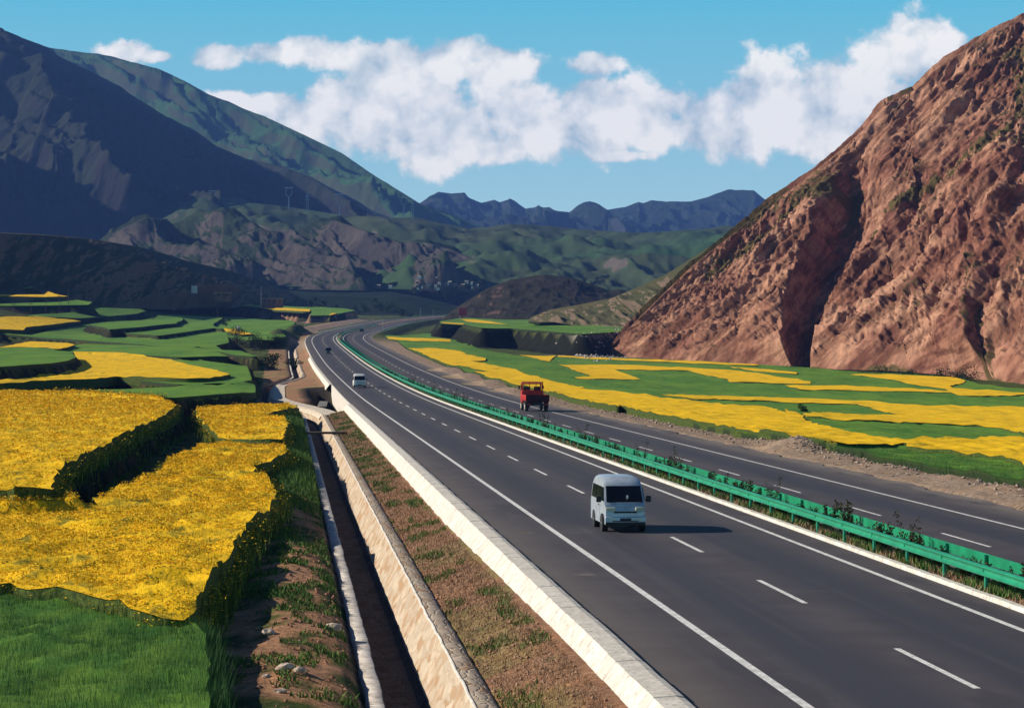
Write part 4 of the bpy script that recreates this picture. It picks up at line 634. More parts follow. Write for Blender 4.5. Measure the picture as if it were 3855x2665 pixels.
# ================= guardrails =================
def wbeam(s0,s1,t,ztop,side,name,parent,mat):
    # W profile facing 'side' (-1 = towards the near carriageway)
    pr=[(0,0),(-.02,-.004),(-.075,-.03),(-.085,-.06),(-.03,-.11),(-.015,-.155),(-.03,-.20),(-.085,-.25),(-.075,-.28),(-.02,-.306),(0,-.31)]
    pts=[(t+(-side)*a if side>0 else t+a,ztop+b) for a,b in pr]
    if side>0: pts=[(t-a,ztop+b) for a,b in pr]
    back=[(t+(.012 if side<0 else -.012),ztop+b) for a,b in pr[::-1]]
    S=srange(s0,s1,4.0)
    return child_of(strip(name,pts+[pts[0]],s0,s1,mat,step=S,smooth=False),parent)
def guardrail(s0,s1,t,zt,zbm,side,lab,name='guardrail',mat='green',np_=100,step=4.0,topz=None):
    r=empty(name,tuple(float(v) for v in (*to_xy(s0+20.,t),float(zr(s0+20.))))); tag(r,lab,'guardrail','green crash barriers')
    wbeam(s0,s1,t,zt,side,'beam',r,M[mat])
    ps=list(np.arange(s0+3.2,s1,step)); order=sorted(ps,key=lambda s:abs(s))
    near=set(order[:np_]) if len(ps)>np_ else set(ps); rest=MB()
    post=MB(); post.tube((0,0,zbm-.3),(0,0,zt-.02),.055,n=10); post.box(-.09 if side<0 else -.02,.02 if side<0 else .09,-.06,.06,zt-.25,zt-.06)
    proto=post.build('post',M['greendk'],None,smooth=True); pm=proto.data; bpy.data.objects.remove(proto)
    off=-side*.07
    bp=MB().box(-.012,.012,-.07,.07,-.05,.05).build('bolt_plate',M['greendk'],None); bm_=bp.data; bpy.data.objects.remove(bp)
    for s in ps[:45]:
        x,y=to_xy(float(s),t+side*.03); o=bpy.data.objects.new('bolt_plate',bm_); col.objects.link(o); o.location=(x,y,float(zr(s))+zt-.155); o.rotation_euler=(0,0,-float(np.interp(s,_s,_th))); child_of(o,r)
    for s in ps:
        x,y=to_xy(float(s),t+off); z=float(zr(s))
        if s in near:
            o=bpy.data.objects.new('post',pm); col.objects.link(o); o.location=(x,y,z); o.rotation_euler=(0,0,-float(np.interp(s,_s,_th))); child_of(o,r)
        else: rest.box(x-.06,x+.06,y-.06,y+.06,z+zbm-.2,z+zt-.02)
    if rest.v: o=rest.build('posts',M['greendk']); child_of(o,r); o['kind']='stuff'
    return r
guardrail(-33,1180,5.33,.74,.0,-1,'bright green crash barrier on the near side of the central reservation')
guardrail(-33,1180,6.66,.66,-.1,1,'second green crash barrier half hidden by shrubs on the far side of the reservation')
guardrail(985,1800,18.3,.30,-.5,-1,'distant thin green barrier along the right edge of the road past the bend')
guardrail(945,1700,-6.3,.75,0,-1,'distant thin green barrier along the left edge of the road past the bend')

# ================= crops =================
def crop_sheet(rec):
    name,kind,L,h,poly,label=rec; P=np.array(poly)
    Q=[]; n=len(P)
    for i in range(n):
        a=P[i]; b=P[(i+1)%n]; sp=max(.45,.005*(min(a[0],b[0])+60)); m=int(max(1,min(60,np.hypot(*((b-a)*np.array([.5,1])))/sp)))
        for j in range(m): Q.append(a+(b-a)*j/m)
    Q=np.array(Q); jt=np.minimum(.35,.12+.0002*np.abs(Q[:,0]))
    Q=Q+np.stack([(rng.random(len(Q))-.5)*jt*2.0,(rng.random(len(Q))-.5)*jt*.8],1)
    wb=(np.interp(Q[:,0],[0,150,300],[.3,.3,0])*(1 if kind=='R' else .25))[:,None]; Q=Q+wb*np.stack([fbm(Q[:,0]*.5,Q[:,1]*.5,3,61)-.5,fbm(Q[:,0]*.5,Q[:,1]*.5,3,62)-.5],1)*2
    s0,s1=Q[:,0].min(),Q[:,0].max(); pts=[]
    s=s0+.2
    while s<s1:
        xs=[]
        for i in range(len(Q)):
            a=Q[i]; b=Q[(i+1)%len(Q)]
            if (a[0]>s)!=(b[0]>s): xs.append(a[1]+(b[1]-a[1])*(s-a[0])/(b[0]-a[0]))
        xs.sort(); st=max(.30,.0022*(s+50)) 
        for u,v_ in zip(xs[::2],xs[1::2]):
            m=int((v_-u)/st)
            if m>1: pts+= [(s+(random.random()-.5)*st,u+(v_-u)*(j+.3+.4*random.random())/m) for j in range(m) if .35<(v_-u)*(j+.5)/m<(v_-u)-.35]
        s+=max(.30,.0045*(s+50)) if s<250 else max(.8,.008*(s+50))
    if len(pts)>26000: pts=random.sample(pts,26000)
    allp=[Vector((p[0]*.5,p[1])) for p in Q]+[Vector((p[0]*.5,p[1])) for p in pts]
    nb=len(Q)
    vo,eo,fo,ov,oe,of=geometry.delaunay_2d_cdt(allp,[],[list(range(nb))],1,1e-5)
    A=np.array([(v.x*2,v.y) for v in vo]); tris=np.array([f for f in fo if len(f)==3])
    g=ground(A[:,0],A[:,1]); lv=lvl(A[:,0],A[:,1],L)
    g=np.clip(g,lv-.1,lv+(.25 if L else .4))
    amp_=np.interp(A[:,0],[0,200,400],[1,.6,.35]); nz=((fbm(A[:,0]*.55,A[:,1]*.9,4,41)-.5)*h*.55+(rng.random(len(A))-.5)*h*.16)*amp_*(1 if kind=='R' else .4)
    X,Y=to_xy(A[:,0],A[:,1]); Z=g+h+nz
    V=np.stack([X,Y,Z],1)
    # skirt: vertical sides of the stand
    e=np.concatenate([tris[:,[0,1]],tris[:,[1,2]],tris[:,[2,0]]]); key=np.sort(e,1); kk=key[:,0].astype(np.int64)*10**7+key[:,1]
    u,idx,cnt=np.unique(kk,return_index=True,return_counts=True); be=e[idx[cnt==1]]
    bv=np.unique(be); mp={int(v):len(V)+i for i,v in enumerate(bv)}
    Vt=V[bv].copy(); Vt[:,2]-=.02; Vb=V[bv].copy(); Vb[:,2]=g[bv]-.25; m_=len(bv)
    sk=np.array([(mp[int(a)],mp[int(b)],mp[int(b)]+m_,mp[int(a)]+m_) for a,b in be])
    V2=np.concatenate([V,Vt,Vb]); hc=np.ones(len(V2)); hc[len(V):]=.45; hc[len(V)+m_:]=0
    # orientation upward
    t0=V[tris]; nn=np.cross(t0[:,1]-t0[:,0],t0[:,2]-t0[:,0])[:,2]; tris[nn<0]=tris[nn<0][:,::-1]
    c=np.zeros((len(V2),3)); c[:,0]=hc; c[:,1]=h
    o=npmesh(name,V2,[tris,sk],M['rape' if kind=='R' else 'wheat'],smooth=True,colr=c)
    tag(o,label,'crop field' if kind=='W' else 'flower field','rapeseed fields in bloom' if kind=='R' else 'green wheat fields',kind='stuff')
    return o
def mrape():
    m,k=material('rapeseed_bloom',.9,.1); a=k.new('ShaderNodeAttribute',attribute_name='Col'); sc=k.new('ShaderNodeSeparateColor'); k.l.new(a.outputs['Color'],sc.inputs[0])
    n=k.noise(k.pos,5.5,4,.7); n2=k.noise(k.mapv(k.pos,scale=(1,.35,1)),.30,5,.65); n3=k.noise(k.pos,1.4,4,.65)
    v=k.m('ADD',k.m('MULTIPLY',n,.9),k.m('ADD',k.m('MULTIPLY',n2,1.1),k.m('MULTIPLY',n3,.6)))
    c=k.mix(k.ramp(v,.95,1.3),(.42,.31,.015,1),(.90,.545,.010,1)); c=k.mix(k.ramp(n2,.56,.72),c,(.95,.62,.013,1)); near=k.ramp(sc.outputs[1],.85,.95); c=k.mix(k.m('MULTIPLY',k.m('MULTIPLY',k.ramp(k.noise(k.mapv(k.pos,scale=(1,.5,1)),.9,5,.65),.47,.33),near),.8),c,(.16,.17,.025,1))
    stem=k.mix(k.ramp(n,.4,.6),(.03,.055,.012,1),(.09,.12,.025,1))
    f=k.ramp(k.m('ADD',sc.outputs[0],k.m('MULTIPLY',k.m('SUBTRACT',n,.5),.5)),.55,.85)
    k.l.new(k.mix(f,stem,c),k.p.inputs['Base Color']); bump(k,n,.6,.12); return m
def mwheat():
    m,k=material('green_wheat',.8,.15); a=k.new('ShaderNodeAttribute',attribute_name='Col'); sc=k.new('ShaderNodeSeparateColor'); k.l.new(a.outputs['Color'],sc.inputs[0])
    n=k.noise(k.pos,7,4,.7); n2=k.noise(k.mapv(k.pos,scale=(1,.2,1)),.12,5,.6); n3=k.noise(k.mapv(k.pos,scale=(1,.3,1)),.7,5,.65)
    c=k.mix(k.ramp(n2,.38,.62),(.065,.19,.020,1),(.125,.265,.024,1)); c=k.mix(k.m('MULTIPLY',k.ramp(n3,.4,.68),.55),c,(.20,.31,.03,1)); c=k.mix(k.m('MULTIPLY',k.ramp(n,.5,.3),.5),c,(.03,.06,.012,1))
    f=k.ramp(sc.outputs[0],.3,.9); k.l.new(k.mix(f,(.02,.035,.01,1),c),k.p.inputs['Base Color']); bump(k,n,.5,.1); return m
M['rape']=mrape(); M['wheat']=mwheat()
for rec in FIELDS: crop_sheet(rec)
# ================= loose vegetation (uncountable) =================
def matleaf(name,c1,c2,sc=1.5):
    m,k=material(name,.8,.15); n=k.noise(k.pos,sc,4,.7); r=k.new('ShaderNodeNewGeometry').outputs['Random Per Island']
    c=k.mix(r,(*c1,1),(*c2,1)); c=k.mix(k.m('MULTIPLY',k.ramp(n,.35,.65),.4),c,k.mix(1,c,(.55,.6,.5,1),'MULTIPLY')); k.l.new(c,k.p.inputs['Base Color']); return m
M['blade']=matleaf('wheat_blades',(.030,.10,.034),(.08,.185,.048)); M['petal']=matleaf('yellow_petals',(.82,.49,.010),(.92,.61,.014)); M['stem']=matleaf('rape_stems',(.06,.11,.02),(.17,.22,.04))
M['weed']=matleaf('green_weeds',(.05,.125,.025),(.13,.22,.045)); M['dry']=matleaf('dry_grass',(.34,.20,.125),(.48,.34,.22)); M['shrubleaf']=matleaf('shrub_leaves',(.03,.04,.015),(.10,.095,.035))
def scatter(name,s,t,z0,hgt,wid,mat,label,cat,lean=.35,tri=1,zj=.0,crown=False,flat=False):
    """many tiny blades: s,t arrays"""
    n=len(s); X,Y=to_xy(s,t); a=rng.random(n)*2*np.pi; wx=np.cos(a)*wid*.5; wy=np.sin(a)*wid*.5
    la=rng.random(n)*2*np.pi; lm=hgt*lean*rng.random(n)
    b=np.stack([X,Y,z0],1); d=np.stack([wx,wy,0*wx],1); tip=np.stack([X+np.cos(la)*lm,Y+np.sin(la)*lm,z0+hgt],1)
    if flat:  # small leaf / petal patch
        c=np.stack([rng.normal(size=n),rng.normal(size=n),rng.normal(size=n)*.28],1); c/=np.linalg.norm(c,axis=1)[:,None]; c*=np.asarray(wid)[:,None] if np.ndim(wid) else wid
        e=np.stack([rng.normal(size=n),rng.normal(size=n),rng.normal(size=n)*.28],1); e/=np.linalg.norm(e,axis=1)[:,None]; e*=np.asarray(wid)[:,None] if np.ndim(wid) else wid
        b2=b.copy(); b2[:,2]+=hgt; V=np.stack([b2-c*.5-e*.3,b2+c*.5,b2+e*.7],1).reshape(-1,3)
    else: V=np.stack([b-d,b+d,tip],1).reshape(-1,3)
    F=np.arange(3*n).reshape(-1,3); o=npmesh(name,V,F,mat,smooth=False); 
    if label: tag(o,label,cat,kind='stuff')
    return o
def inside(P,n,smax=None,margin=0):
    P=np.array(P); s0,s1=P[:,0].min(),P[:,0].max(); s1=min(s1,smax) if smax else s1; t0,t1=P[:,1].min(),P[:,1].max(); S=[];T=[]
    while sum(map(len,S))<n:
        u=rng.random(n); s=s0+(s1-s0)*u**1.0; t=t0+(t1-t0)*rng.random(n); k=inpoly(P,s,t); S.append(s[k]);T.append(t[k])
    return np.concatenate(S)[:n],np.concatenate(T)[:n]
fd=FIELDS
ORD=['first','second','third','fourth','fifth','sixth','seventh','eighth','ninth','tenth','eleventh','twelfth','thirteenth','fourteenth','fifteenth','sixteenth','seventeenth','eighteenth','nineteenth']
TENS=['','','twent','thirt','fort','fift','sixt','sevent','eight','ninet']
def ordn(n):
    if n<20: return ORD[n-1]
    if n>=100: return 'hundredth' if n==100 else 'hundred and '+ordn(n-100)
    return TENS[n//10]+('ieth' if n%10==0 else 'y '+ORD[n%10-1])
def crop_top(s,t,L,h):
    return np.clip(ground(s,t),lvl(s,t,L)-.1,lvl(s,t,L)+(.25 if L else .4))+h+(fbm(s*.55,t*.9,4,41)-.5)*h*.55
# wheat blades at lower left
s,t=inside(fd[0][4],60000); z=ground(s,t); scatter('wheat_blades',s,t,z,.6+.36*rng.random(len(s)),.028+0*s,M['blade'],'upright green wheat blades in the bottom left corner','grass',lean=.4)
def bloom(rec,n,smax,w,zlo=.45):
    s,t=inside(rec[4],n,smax); L,h=rec[2],rec[3]; gap=fbm(s*.35,t*.5,4,71); keep=gap>.36; s=s[keep];t=t[keep]; n=len(s); zt=crop_top(s,t,L,h); dep=rng.random(n)**2*zlo
    ww=w*(.6+.8*rng.random(n))*(1+s/140.)
    scatter('rapeseed_blossoms',s,t,zt-dep+.06+.12*rng.random(n),0*s,ww,M['petal'],None,None,flat=True)
    return bpy.data.objects[-1] if False else None
def blooms(i,n,smax,w,lab):
    rec=fd[i]; s,t=inside(rec[4],n,smax); L,h=rec[2],rec[3]; gap=fbm(s*.35,t*.5,4,71); keep=gap>.43-.06*rng.random(n); s=s[keep];t=t[keep]; n=len(s)
    zt=crop_top(s,t,L,h); dep=rng.random(n)**2*.4; ww=w*(.6+.8*rng.random(n))*(1+s/120.)
    scatter('rapeseed_blossoms',s,t,zt-dep+.05+.12*rng.random(n),0*s,ww,M['petal'],lab,'flowers',flat=True)
    # leafy stems showing between and round the rim
    s2,t2=inside(rec[4],n//4,smax); zt2=crop_top(s2,t2,L,h); scatter('rapeseed_stems',s2,t2,zt2-.55,.55+.16*rng.random(len(s2)),.05*(1+s2/120.),M['stem'],lab.replace('blossoms','stems and leaves'),'stems',lean=.3)
blooms(1,150000,110,.062,'tiny yellow blossoms covering the nearest rapeseed field at lower left')
blooms(2,40000,205,.07,'tiny yellow blossoms on the small patch beside the stone ditch')
blooms(3,110000,245,.075,'tiny yellow blossoms covering the raised terrace field at left')
i_r=[i for i,f in enumerate(fd) if f[5].startswith('largest yellow rapeseed field running')][0]; i_w=[i for i,f in enumerate(fd) if f[5].startswith('green wheat nearest')][0]
s,t=inside(fd[i_w][4],60000); z=ground(s,t); scatter('wheat_blades',s,t,z,.38+.28*rng.random(len(s)),.05+0*s,M['blade'],'wheat blades behind the rubble bank at the right','grass',lean=.5)
# ragged rims of the nearest yellow stands
def rimw():
    P=np.array(fd[0][4]); seg=np.roll(P,-1,0)-P; ln=np.hypot(seg[:,0],seg[:,1]); c=np.cumsum(ln)/ln.sum(); n=16000; k=np.searchsorted(c,rng.random(n)); q=P[k]+seg[k]*rng.random(n)[:,None]+rng.normal(size=(n,2))*np.array([.35,.16]); z=ground(q[:,0],q[:,1]); scatter('wheat_rim_blades',q[:,0],q[:,1],z,.35+.6*rng.random(n),.03+0*z,M['blade'],'wheat blades along the edge of the bottom left wheat','grass',lean=.5)
rimw()
def rim(i,n,lab):
    P=np.array(fd[i][4]); L,h=fd[i][2],fd[i][3]; seg=np.roll(P,-1,0)-P; ln=np.hypot(seg[:,0],seg[:,1]); ln=ln*(P[:,0]<240); c=np.cumsum(ln)/ln.sum(); u=rng.random(n); k=np.searchsorted(c,u); f_=rng.random(n)
    q=P[k]+seg[k]*f_[:,None]+rng.normal(size=(n,2))*np.array([.5,.28]); s,t=q[:,0],q[:,1]; z=ground(s,t); hh=h*(.3+.65*rng.random(n))
    scatter('rapeseed_rim',s,t,z,hh,.04*(1+s/150.),M['stem'],lab+' leafy stems at the rim','stems',lean=.35)
    kp=rng.random(n)<.6; scatter('rapeseed_rim_flowers',s[kp],t[kp],z[kp]+hh[kp]*(.6+.45*rng.random(int(kp.sum()))),0*s[kp],.07*(1+s[kp]/150.),M['petal'],lab+' stray blossoms at the rim','flowers',flat=True)
rim(1,16000,'largest lower left rapeseed field,'); rim(3,16000,'raised terrace rapeseed field,'); rim(2,6000,'small ditch side rapeseed patch,')
# dry verge grass, ditch bank weeds, terrace weeds, median weeds
def zone(n,s0,s1,t0,t1,pw=1.0): return s0+(s1-s0)*rng.random(n)**pw, t0+(t1-t0)*rng.random(n)
def clump(s,t,f,sd,th): k=fbm(s*f,t*f*2.2,4,sd)>th; return s[k],t[k]
s,t=zone(62000,-22,210,-8.75,-7.02,1.5); z=ground(s,t); scatter('dry_verge_grass',s,t,z-.02,.03+.12*rng.random(len(s)),.02*(1+s/80),M['dry'],'short dry brown grass on the verge between the white kerb and the ditch','grass',lean=1.1)
s,t=clump(*zone(50000,-22,210,-8.8,-7.02,1.5),.5,81,.62); z=ground(s,t); scatter('green_verge_weeds',s,t,z-.02,.06+.16*rng.random(len(s)),.03*(1+s/80),M['weed'],'green weeds scattered through the dry verge','weeds',lean=1.0)
s,t=clump(*zone(110000,-22,130,-18.5,-11.7,1.3),.45,91,.545); z=ground(s,t); scatter('bank_weeds',s,t,z-.02,.05+.13*rng.random(len(s)),.05*(1+s/90),M['weed'],'low green weeds on the red earth bank left of the ditch','weeds',lean=1.0)
s,t=zone(34000,58,205,-15.2,-11.6); k=t<-11.65+ -0*s; z=ground(s,t); hh=(.2+.7*rng.random(len(s))*sm(s,60,85)*(.4+fbm(s*.2,t*.4,3,5))); scatter('tall_bank_weeds',s,t,z-.02,hh*.75,.05*(1+s/150),M['weed'],'tall leafy weeds overhanging the ditch before the footbridge','weeds',lean=.5)
s,t=zone(40000,40,260,-52,-18); 
bk=np.zeros(s.shape); z=ground(s,t,bk); k=bk>0; s=s[k];t=t[k];z=z[k]; scatter('terrace_weeds',s,t,z-.02,.15+.3*rng.random(len(s)),.06*(1+s/150),M['weed'],'weeds on the shaded bank below the raised yellow terrace','weeds',lean=.8)
s,t=clump(*zone(60000,-30,420,5.12,6.75,1.4),.6,95,.46); z=ground(s,t); scatter('median_weeds',s,t,z,.06+.24*rng.random(len(s)),.045*(1+s/150),M['weed'],'green weeds on the central reservation','weeds',lean=.7)
s,t=zone(26000,-30,420,5.12,6.75,1.4); z=ground(s,t); scatter('median_dry_grass',s,t,z,.05+.18*rng.random(len(s)),.04*(1+s/150),M['dry'],'dry brown grass on the central reservation','grass',lean=.9)
# stones and rubble
def rocks(name,s,t,r,mat,lab,cat='stones'):
    V=[];F=[];o=0; base=np.array([(1,0,0),(-1,0,0),(0,1,0),(0,-1,0),(0,0,1),(0,0,-1)],float); fc=np.array([(0,2,4),(2,1,4),(1,3,4),(3,0,4),(2,0,5),(1,2,5),(3,1,5),(0,3,5)])
    X,Y=to_xy(s,t); Z=ground(s,t)
    for i in range(len(s)):
        b=base*(.6+.8*rng.random((6,1)))*r[i]*np.array([1.1,1,.7]); a=rng.random()*6.28; c_,s_=math.cos(a),math.sin(a); b=b@np.array([[c_,-s_,0],[s_,c_,0],[0,0,1]])
        V.append(b+[X[i],Y[i],Z[i]+r[i]*.25]); F.append(fc+6*i)
    return tag(npmesh(name,np.concatenate(V),np.concatenate(F),mat,smooth=False),lab,cat,kind='stuff')
M['rubble']=noisy('pale_rubble',(.52,.42,.33),(.36,.26,.19),3,.95,c3=(.2,.12,.09),scale3=1.2)
s=np.concatenate([rng.normal(108,4,500),40+320*rng.random(2600)]); t=np.concatenate([rng.normal(21.7,1.0,500),21.6+rng.normal(size=2600)*.9+np.interp(s[500:],[40,300],[-.6,.3])]); rocks('rubble',s,t,.03+.13*rng.random(len(s))**2.5,M['rubble'],'pale rubble and gravel heaped between the far road shoulder and the wheat')
s,t=clump(*zone(7000,-22,120,-17.5,-11.75,1.3),.5,97,.47); rocks('clods',s,t,.02+.07*rng.random(len(s))**2,noisy('red_clods',(.40,.22,.13),(.28,.13,.075),5,.95),'crumbly red earth clods on the bank left of the ditch')
s,t=zone(5200,-22,200,-8.8,-7.0,1.3); rocks('verge_clods',s,t,.015+.06*rng.random(len(s))**2,noisy('verge_clods',(.46,.27,.17),(.30,.16,.09),5,.95),'small brown clods on the dry verge')
ss_=rng.random(900)*430+570; rocks('river_stones',ss_,88+(ss_-700)*.16+rng.normal(size=900)*5,.15+.7*rng.random(900)**2.5,noisy('river_stone',(.5,.45,.4),(.3,.26,.22),.6,.9),'pale boulders along the river bed below the far terrace')
# big individual stones on the near bank
M['bankstone']=noisy('pale_bank_stone',(.62,.52,.42),(.42,.32,.25),4,.9)
for (px,py,r_,lab) in ((1255,2345,.17,'larger pale flat rock lying in the red bank, upper of two'),(1010,2390,.14,'pale slanting rock low on the red bank beside the weeds'),(1075,2540,.16,'grey slab of rock in the bank above the scattered white stones'),(1003,2562,.09,'small bright white stone at the wheat edge of the bank'),(1128,2548,.12,'jagged white stone right of the grey slab'),(1055,2612,.09,'rounded pale stone lowest on the bank')):
    Yd=CAMZ+.9; Yd=8841.5*(CAMZ+.62)/(py-1303); Xd=(px-1927.5)/8841.5*Yd
    s_,t_=to_st(np.array([Xd]),np.array([Yd])); z_=float(ground(s_,t_)[0])
    bm=bmesh.new(); bmesh.ops.create_icosphere(bm,subdivisions=2,radius=r_)
    for v in bm.verts: v.co=Vector((v.co.x*1.5,v.co.y*1.1,v.co.z*.75))*(.75+.5*random.random())
    me=bpy.data.meshes.new('rock'); bm.to_mesh(me); bm.free(); me.materials.append(M['bankstone']); o=bpy.data.objects.new('rock',me); link(o); o.location=(Xd,Yd,z_+r_*.3); o.rotation_euler[2]=random.random()*6; tag(o,lab,'rock','pale rocks on the red bank')
# ================= shrubs and trees =================
def leafcloud(name,blobs,n,leaf,mat,parent,seed=0):
    """blobs: (x,y,z,rx,ry,rz)"""
    rg=np.random.default_rng(seed); b=np.array(blobs,float); vol=b[:,3]*b[:,4]*b[:,5]; k=rg.choice(len(b),n,p=vol/vol.sum())
    d=rg.normal(size=(n,3)); d/=np.linalg.norm(d,axis=1)[:,None]; r_=rg.random(n)**.45; c=b[k,:3]+d*r_[:,None]*b[k,3:]
    u=rg.normal(size=(n,3)); u/=np.linalg.norm(u,axis=1)[:,None]; v=rg.normal(size=(n,3)); v/=np.linalg.norm(v,axis=1)[:,None]; L=leaf*(.6+.8*rg.random(n))[:,None]
    V=np.stack([c-u*L*.5,c+v*L*.45,c+u*L*.5,c-v*L*.45],1).reshape(-1,3); return npmesh(name,V,np.arange(4*n).reshape(-1,4),mat,parent,smooth=False)
def shrub(kind,seed):
    rg=random.Random(seed); r=empty('roadside_shrub'); b=MB(); bl=[]
    H=[.95,1.25,.75,1.5][kind]; ns=[5,4,7,3][kind]
    for i in range(ns):
        a=rg.random()*6.28; l=rg.uniform(.6,1)*H; e=Vector((math.cos(a)*l*.28,math.sin(a)*l*.28,l)); b.tube((0,0,-.05),e,.018,.006,5)
        for q in range(4):
            f_=.35+.65*q/3; bl.append((e.x*f_,e.y*f_,e.z*f_,.17*(1.25-f_*.6),.17*(1.25-f_*.6),.17))
    b.build('stems',M['wood'],r); leafcloud('foliage',bl,[480,340,640,300][kind],.07,M['shrubleaf'],r,seed); return r
protos=[shrub(k_,100+k_) for k_ in range(4)]
def copy_tree(o,parent=None):
    c=o.copy(); col.objects.link(c)
    if parent: c.parent=parent
    for ch in o.children: copy_tree(ch,c)
    return c
M['shrubleaf'].name='shrub_leaves'
i=0; s=-22.; SHL=['low bushy dark shrub','tall sparse dark sapling','spreading many stemmed shrub','thin upright sapling']
used=set()
while s<420:
    kk=random.choice([0,0,1,2,2,3]); 
    o=protos[kk] if kk not in used else copy_tree(protos[kk]); used.add(kk)
    place(o,s,5.98+random.uniform(-.22,.22),-.02); o.rotation_euler[2]=random.random()*6.28; sc=random.uniform(.7,1.25); o.scale=(sc,sc,sc*random.uniform(.85,1.1))
    i_=i+1; tag(o,SHL[kk]+' between the green barriers, '+ordn(i_)+' from the near end','shrub','shrubs between the two green crash barriers')
    s+=random.uniform(1.0,2.8)*(1+max(0,s)/160); i+=1
def at(px,py,Y): return ((px-1927.5)/8841.5*Y, Y, CAMZ-(py-1303)/8841.5*Y)
def groundxy(X,Y):
    s_,t_=to_st(np.array([float(X)]),np.array([float(Y)])); return float(ground(s_,t_)[0])
M['treeleaf']=matleaf('tree_leaves',(.008,.022,.009),(.032,.06,.018),.4); M['bark']=plain('bark',(.06,.045,.035),.9)
def tree(x,y,z,h,w,label,cat='tree',group=None,seed=1,leaf=.22,n=1400,name='tree',low=.25):
    rg=random.Random(seed); r=empty(name,(x,y,z)); b=MB(); b.tube((0,0,-.3),(0,0,h*.55),h*.03,h*.014,7)
    bl=[]
    for i in range(9):
        a=rg.random()*6.28; rr=rg.uniform(.1,.75)*w*.5; zz=rg.uniform(low,.9)*h; b.tube((0,0,h*.25),(math.cos(a)*rr,math.sin(a)*rr,zz),h*.011,h*.004,5)
        sz=w*rg.uniform(.16,.3); bl.append((math.cos(a)*rr,math.sin(a)*rr,zz,sz,sz,sz*.8))
    b.build('trunk',M['bark'],r); leafcloud('crown',bl,n,leaf,M['treeleaf'],r,seed); tag(r,label,cat,group); return r
# tree in the wheat, bush in the yellow field, trees at the bend and by the houses
def gtree(px,py,h,w,label,Ls=None,**k):
    # walk the sight line until it meets the ground
    Ya=np.arange(60,2100,2.); X=(px-1927.5)/8841.5*Ya; Z=CAMZ-(py-1303)/8841.5*Ya; s_,t_=to_st(X,Ya); g=ground(s_,t_); kx=np.nonzero((Z-g<0)&(Ya>k.pop('ymin',100)))[0]; kx=kx[0] if len(kx) else len(Ya)-1
    return tree(float(X[kx]),float(Ya[kx]),float(g[kx]),h,w,label,**k)
gtree(850,1232,4.6,4.2,'lone dark leaning tree in the broad bright green wheat field',seed=11)
gtree(3018,1562,1.5,1.5,'small dark round bush at the tip of a green strip among the right yellow fields','bush',seed=12,leaf=.14,n=500,name='bush',ymin=150)
for j,(px,py,h,w,lb) in enumerate(((890,1300,5.2,7,'large dark bush right below the white marker'),(960,1320,4.2,8,'wide dark thicket right of the marker'),(1040,1310,3.4,6,'low dark bush between the marker and the stone channel'),(1010,1390,3.2,7,'dark bush beside the small yellow sliver near the channel'),(1110,1400,2.6,5,'small dark bush at the corner of the white curved channel'))):
    gtree(px,py,h,w,lb,seed=20+j,leaf=.3,n=1300,name='bush',low=.1)
FT=[(1165,1150,7,6),(1190,1146,9,7),(1215,1150,7,7),(1240,1158,6,8),(1262,1162,6,6),(1300,1163,5,9),(1335,1165,7,6),(1375,1160,7,8),(1410,1152,10,8),(1432,1158,9,6),(1455,1160,8,9),(1485,1166,7,8),(1510,1176,6,7),(1545,1180,5,7),(1120,1160,5,7),(1080,1165,5,6)]
for j,(px,py,h,w) in enumerate(FT):
    x,y,z=at(px,py+22,1640+j*6); tree(x,y,z,h*1.15,w*1.1,'%s dark tree, %s in the row behind the far yellow strips'%(['round','tall','broad','low'][j%4],ordn(j+1)),group='dark trees behind the far yellow strips',seed=40+j,leaf=.7,n=420)
for j in range(26):
    px=1560+j*29+random.uniform(-10,10); py=1100+random.uniform(-18,16)+(-25 if px>2100 else 0); x,y,z=at(px,py,2120+random.uniform(-20,20)); tree(x,y,z-2,random.uniform(7,11),random.uniform(6,12),'tree of the far village belt, %s in its row'%ordn(j+1),'tree','trees round the far village',seed=80+j,leaf=1.1,n=260)
for j,(px,py,h,w) in enumerate([(2330,1325,2.0,4),(2420,1345,2.2,5),(2980,1370,2.6,5),(3050,1385,2.2,5),(3330,1385,3.0,7),(3420,1390,2.6,6),(3560,1388,3.6,8),(3640,1395,3.2,8),(3610,1400,2.8,6),(3160,1392,1.8,4),(3250,1388,2.0,4)]):
    Yd=float(np.interp(px,[2250,2700,3100,3500,3855],[735,665,605,560,505])); x,y,z=at(px,py+32,Yd); tree(x,y,z-.6,h,w,'%s green bush at the foot of the rocky mountain, %s of the row'%(['small','wide','round'][j%3],ordn(j+1)),'bush','bushes along the foot of the rocky mountain',seed=120+j,leaf=.35,n=500,name='bush',low=.08)
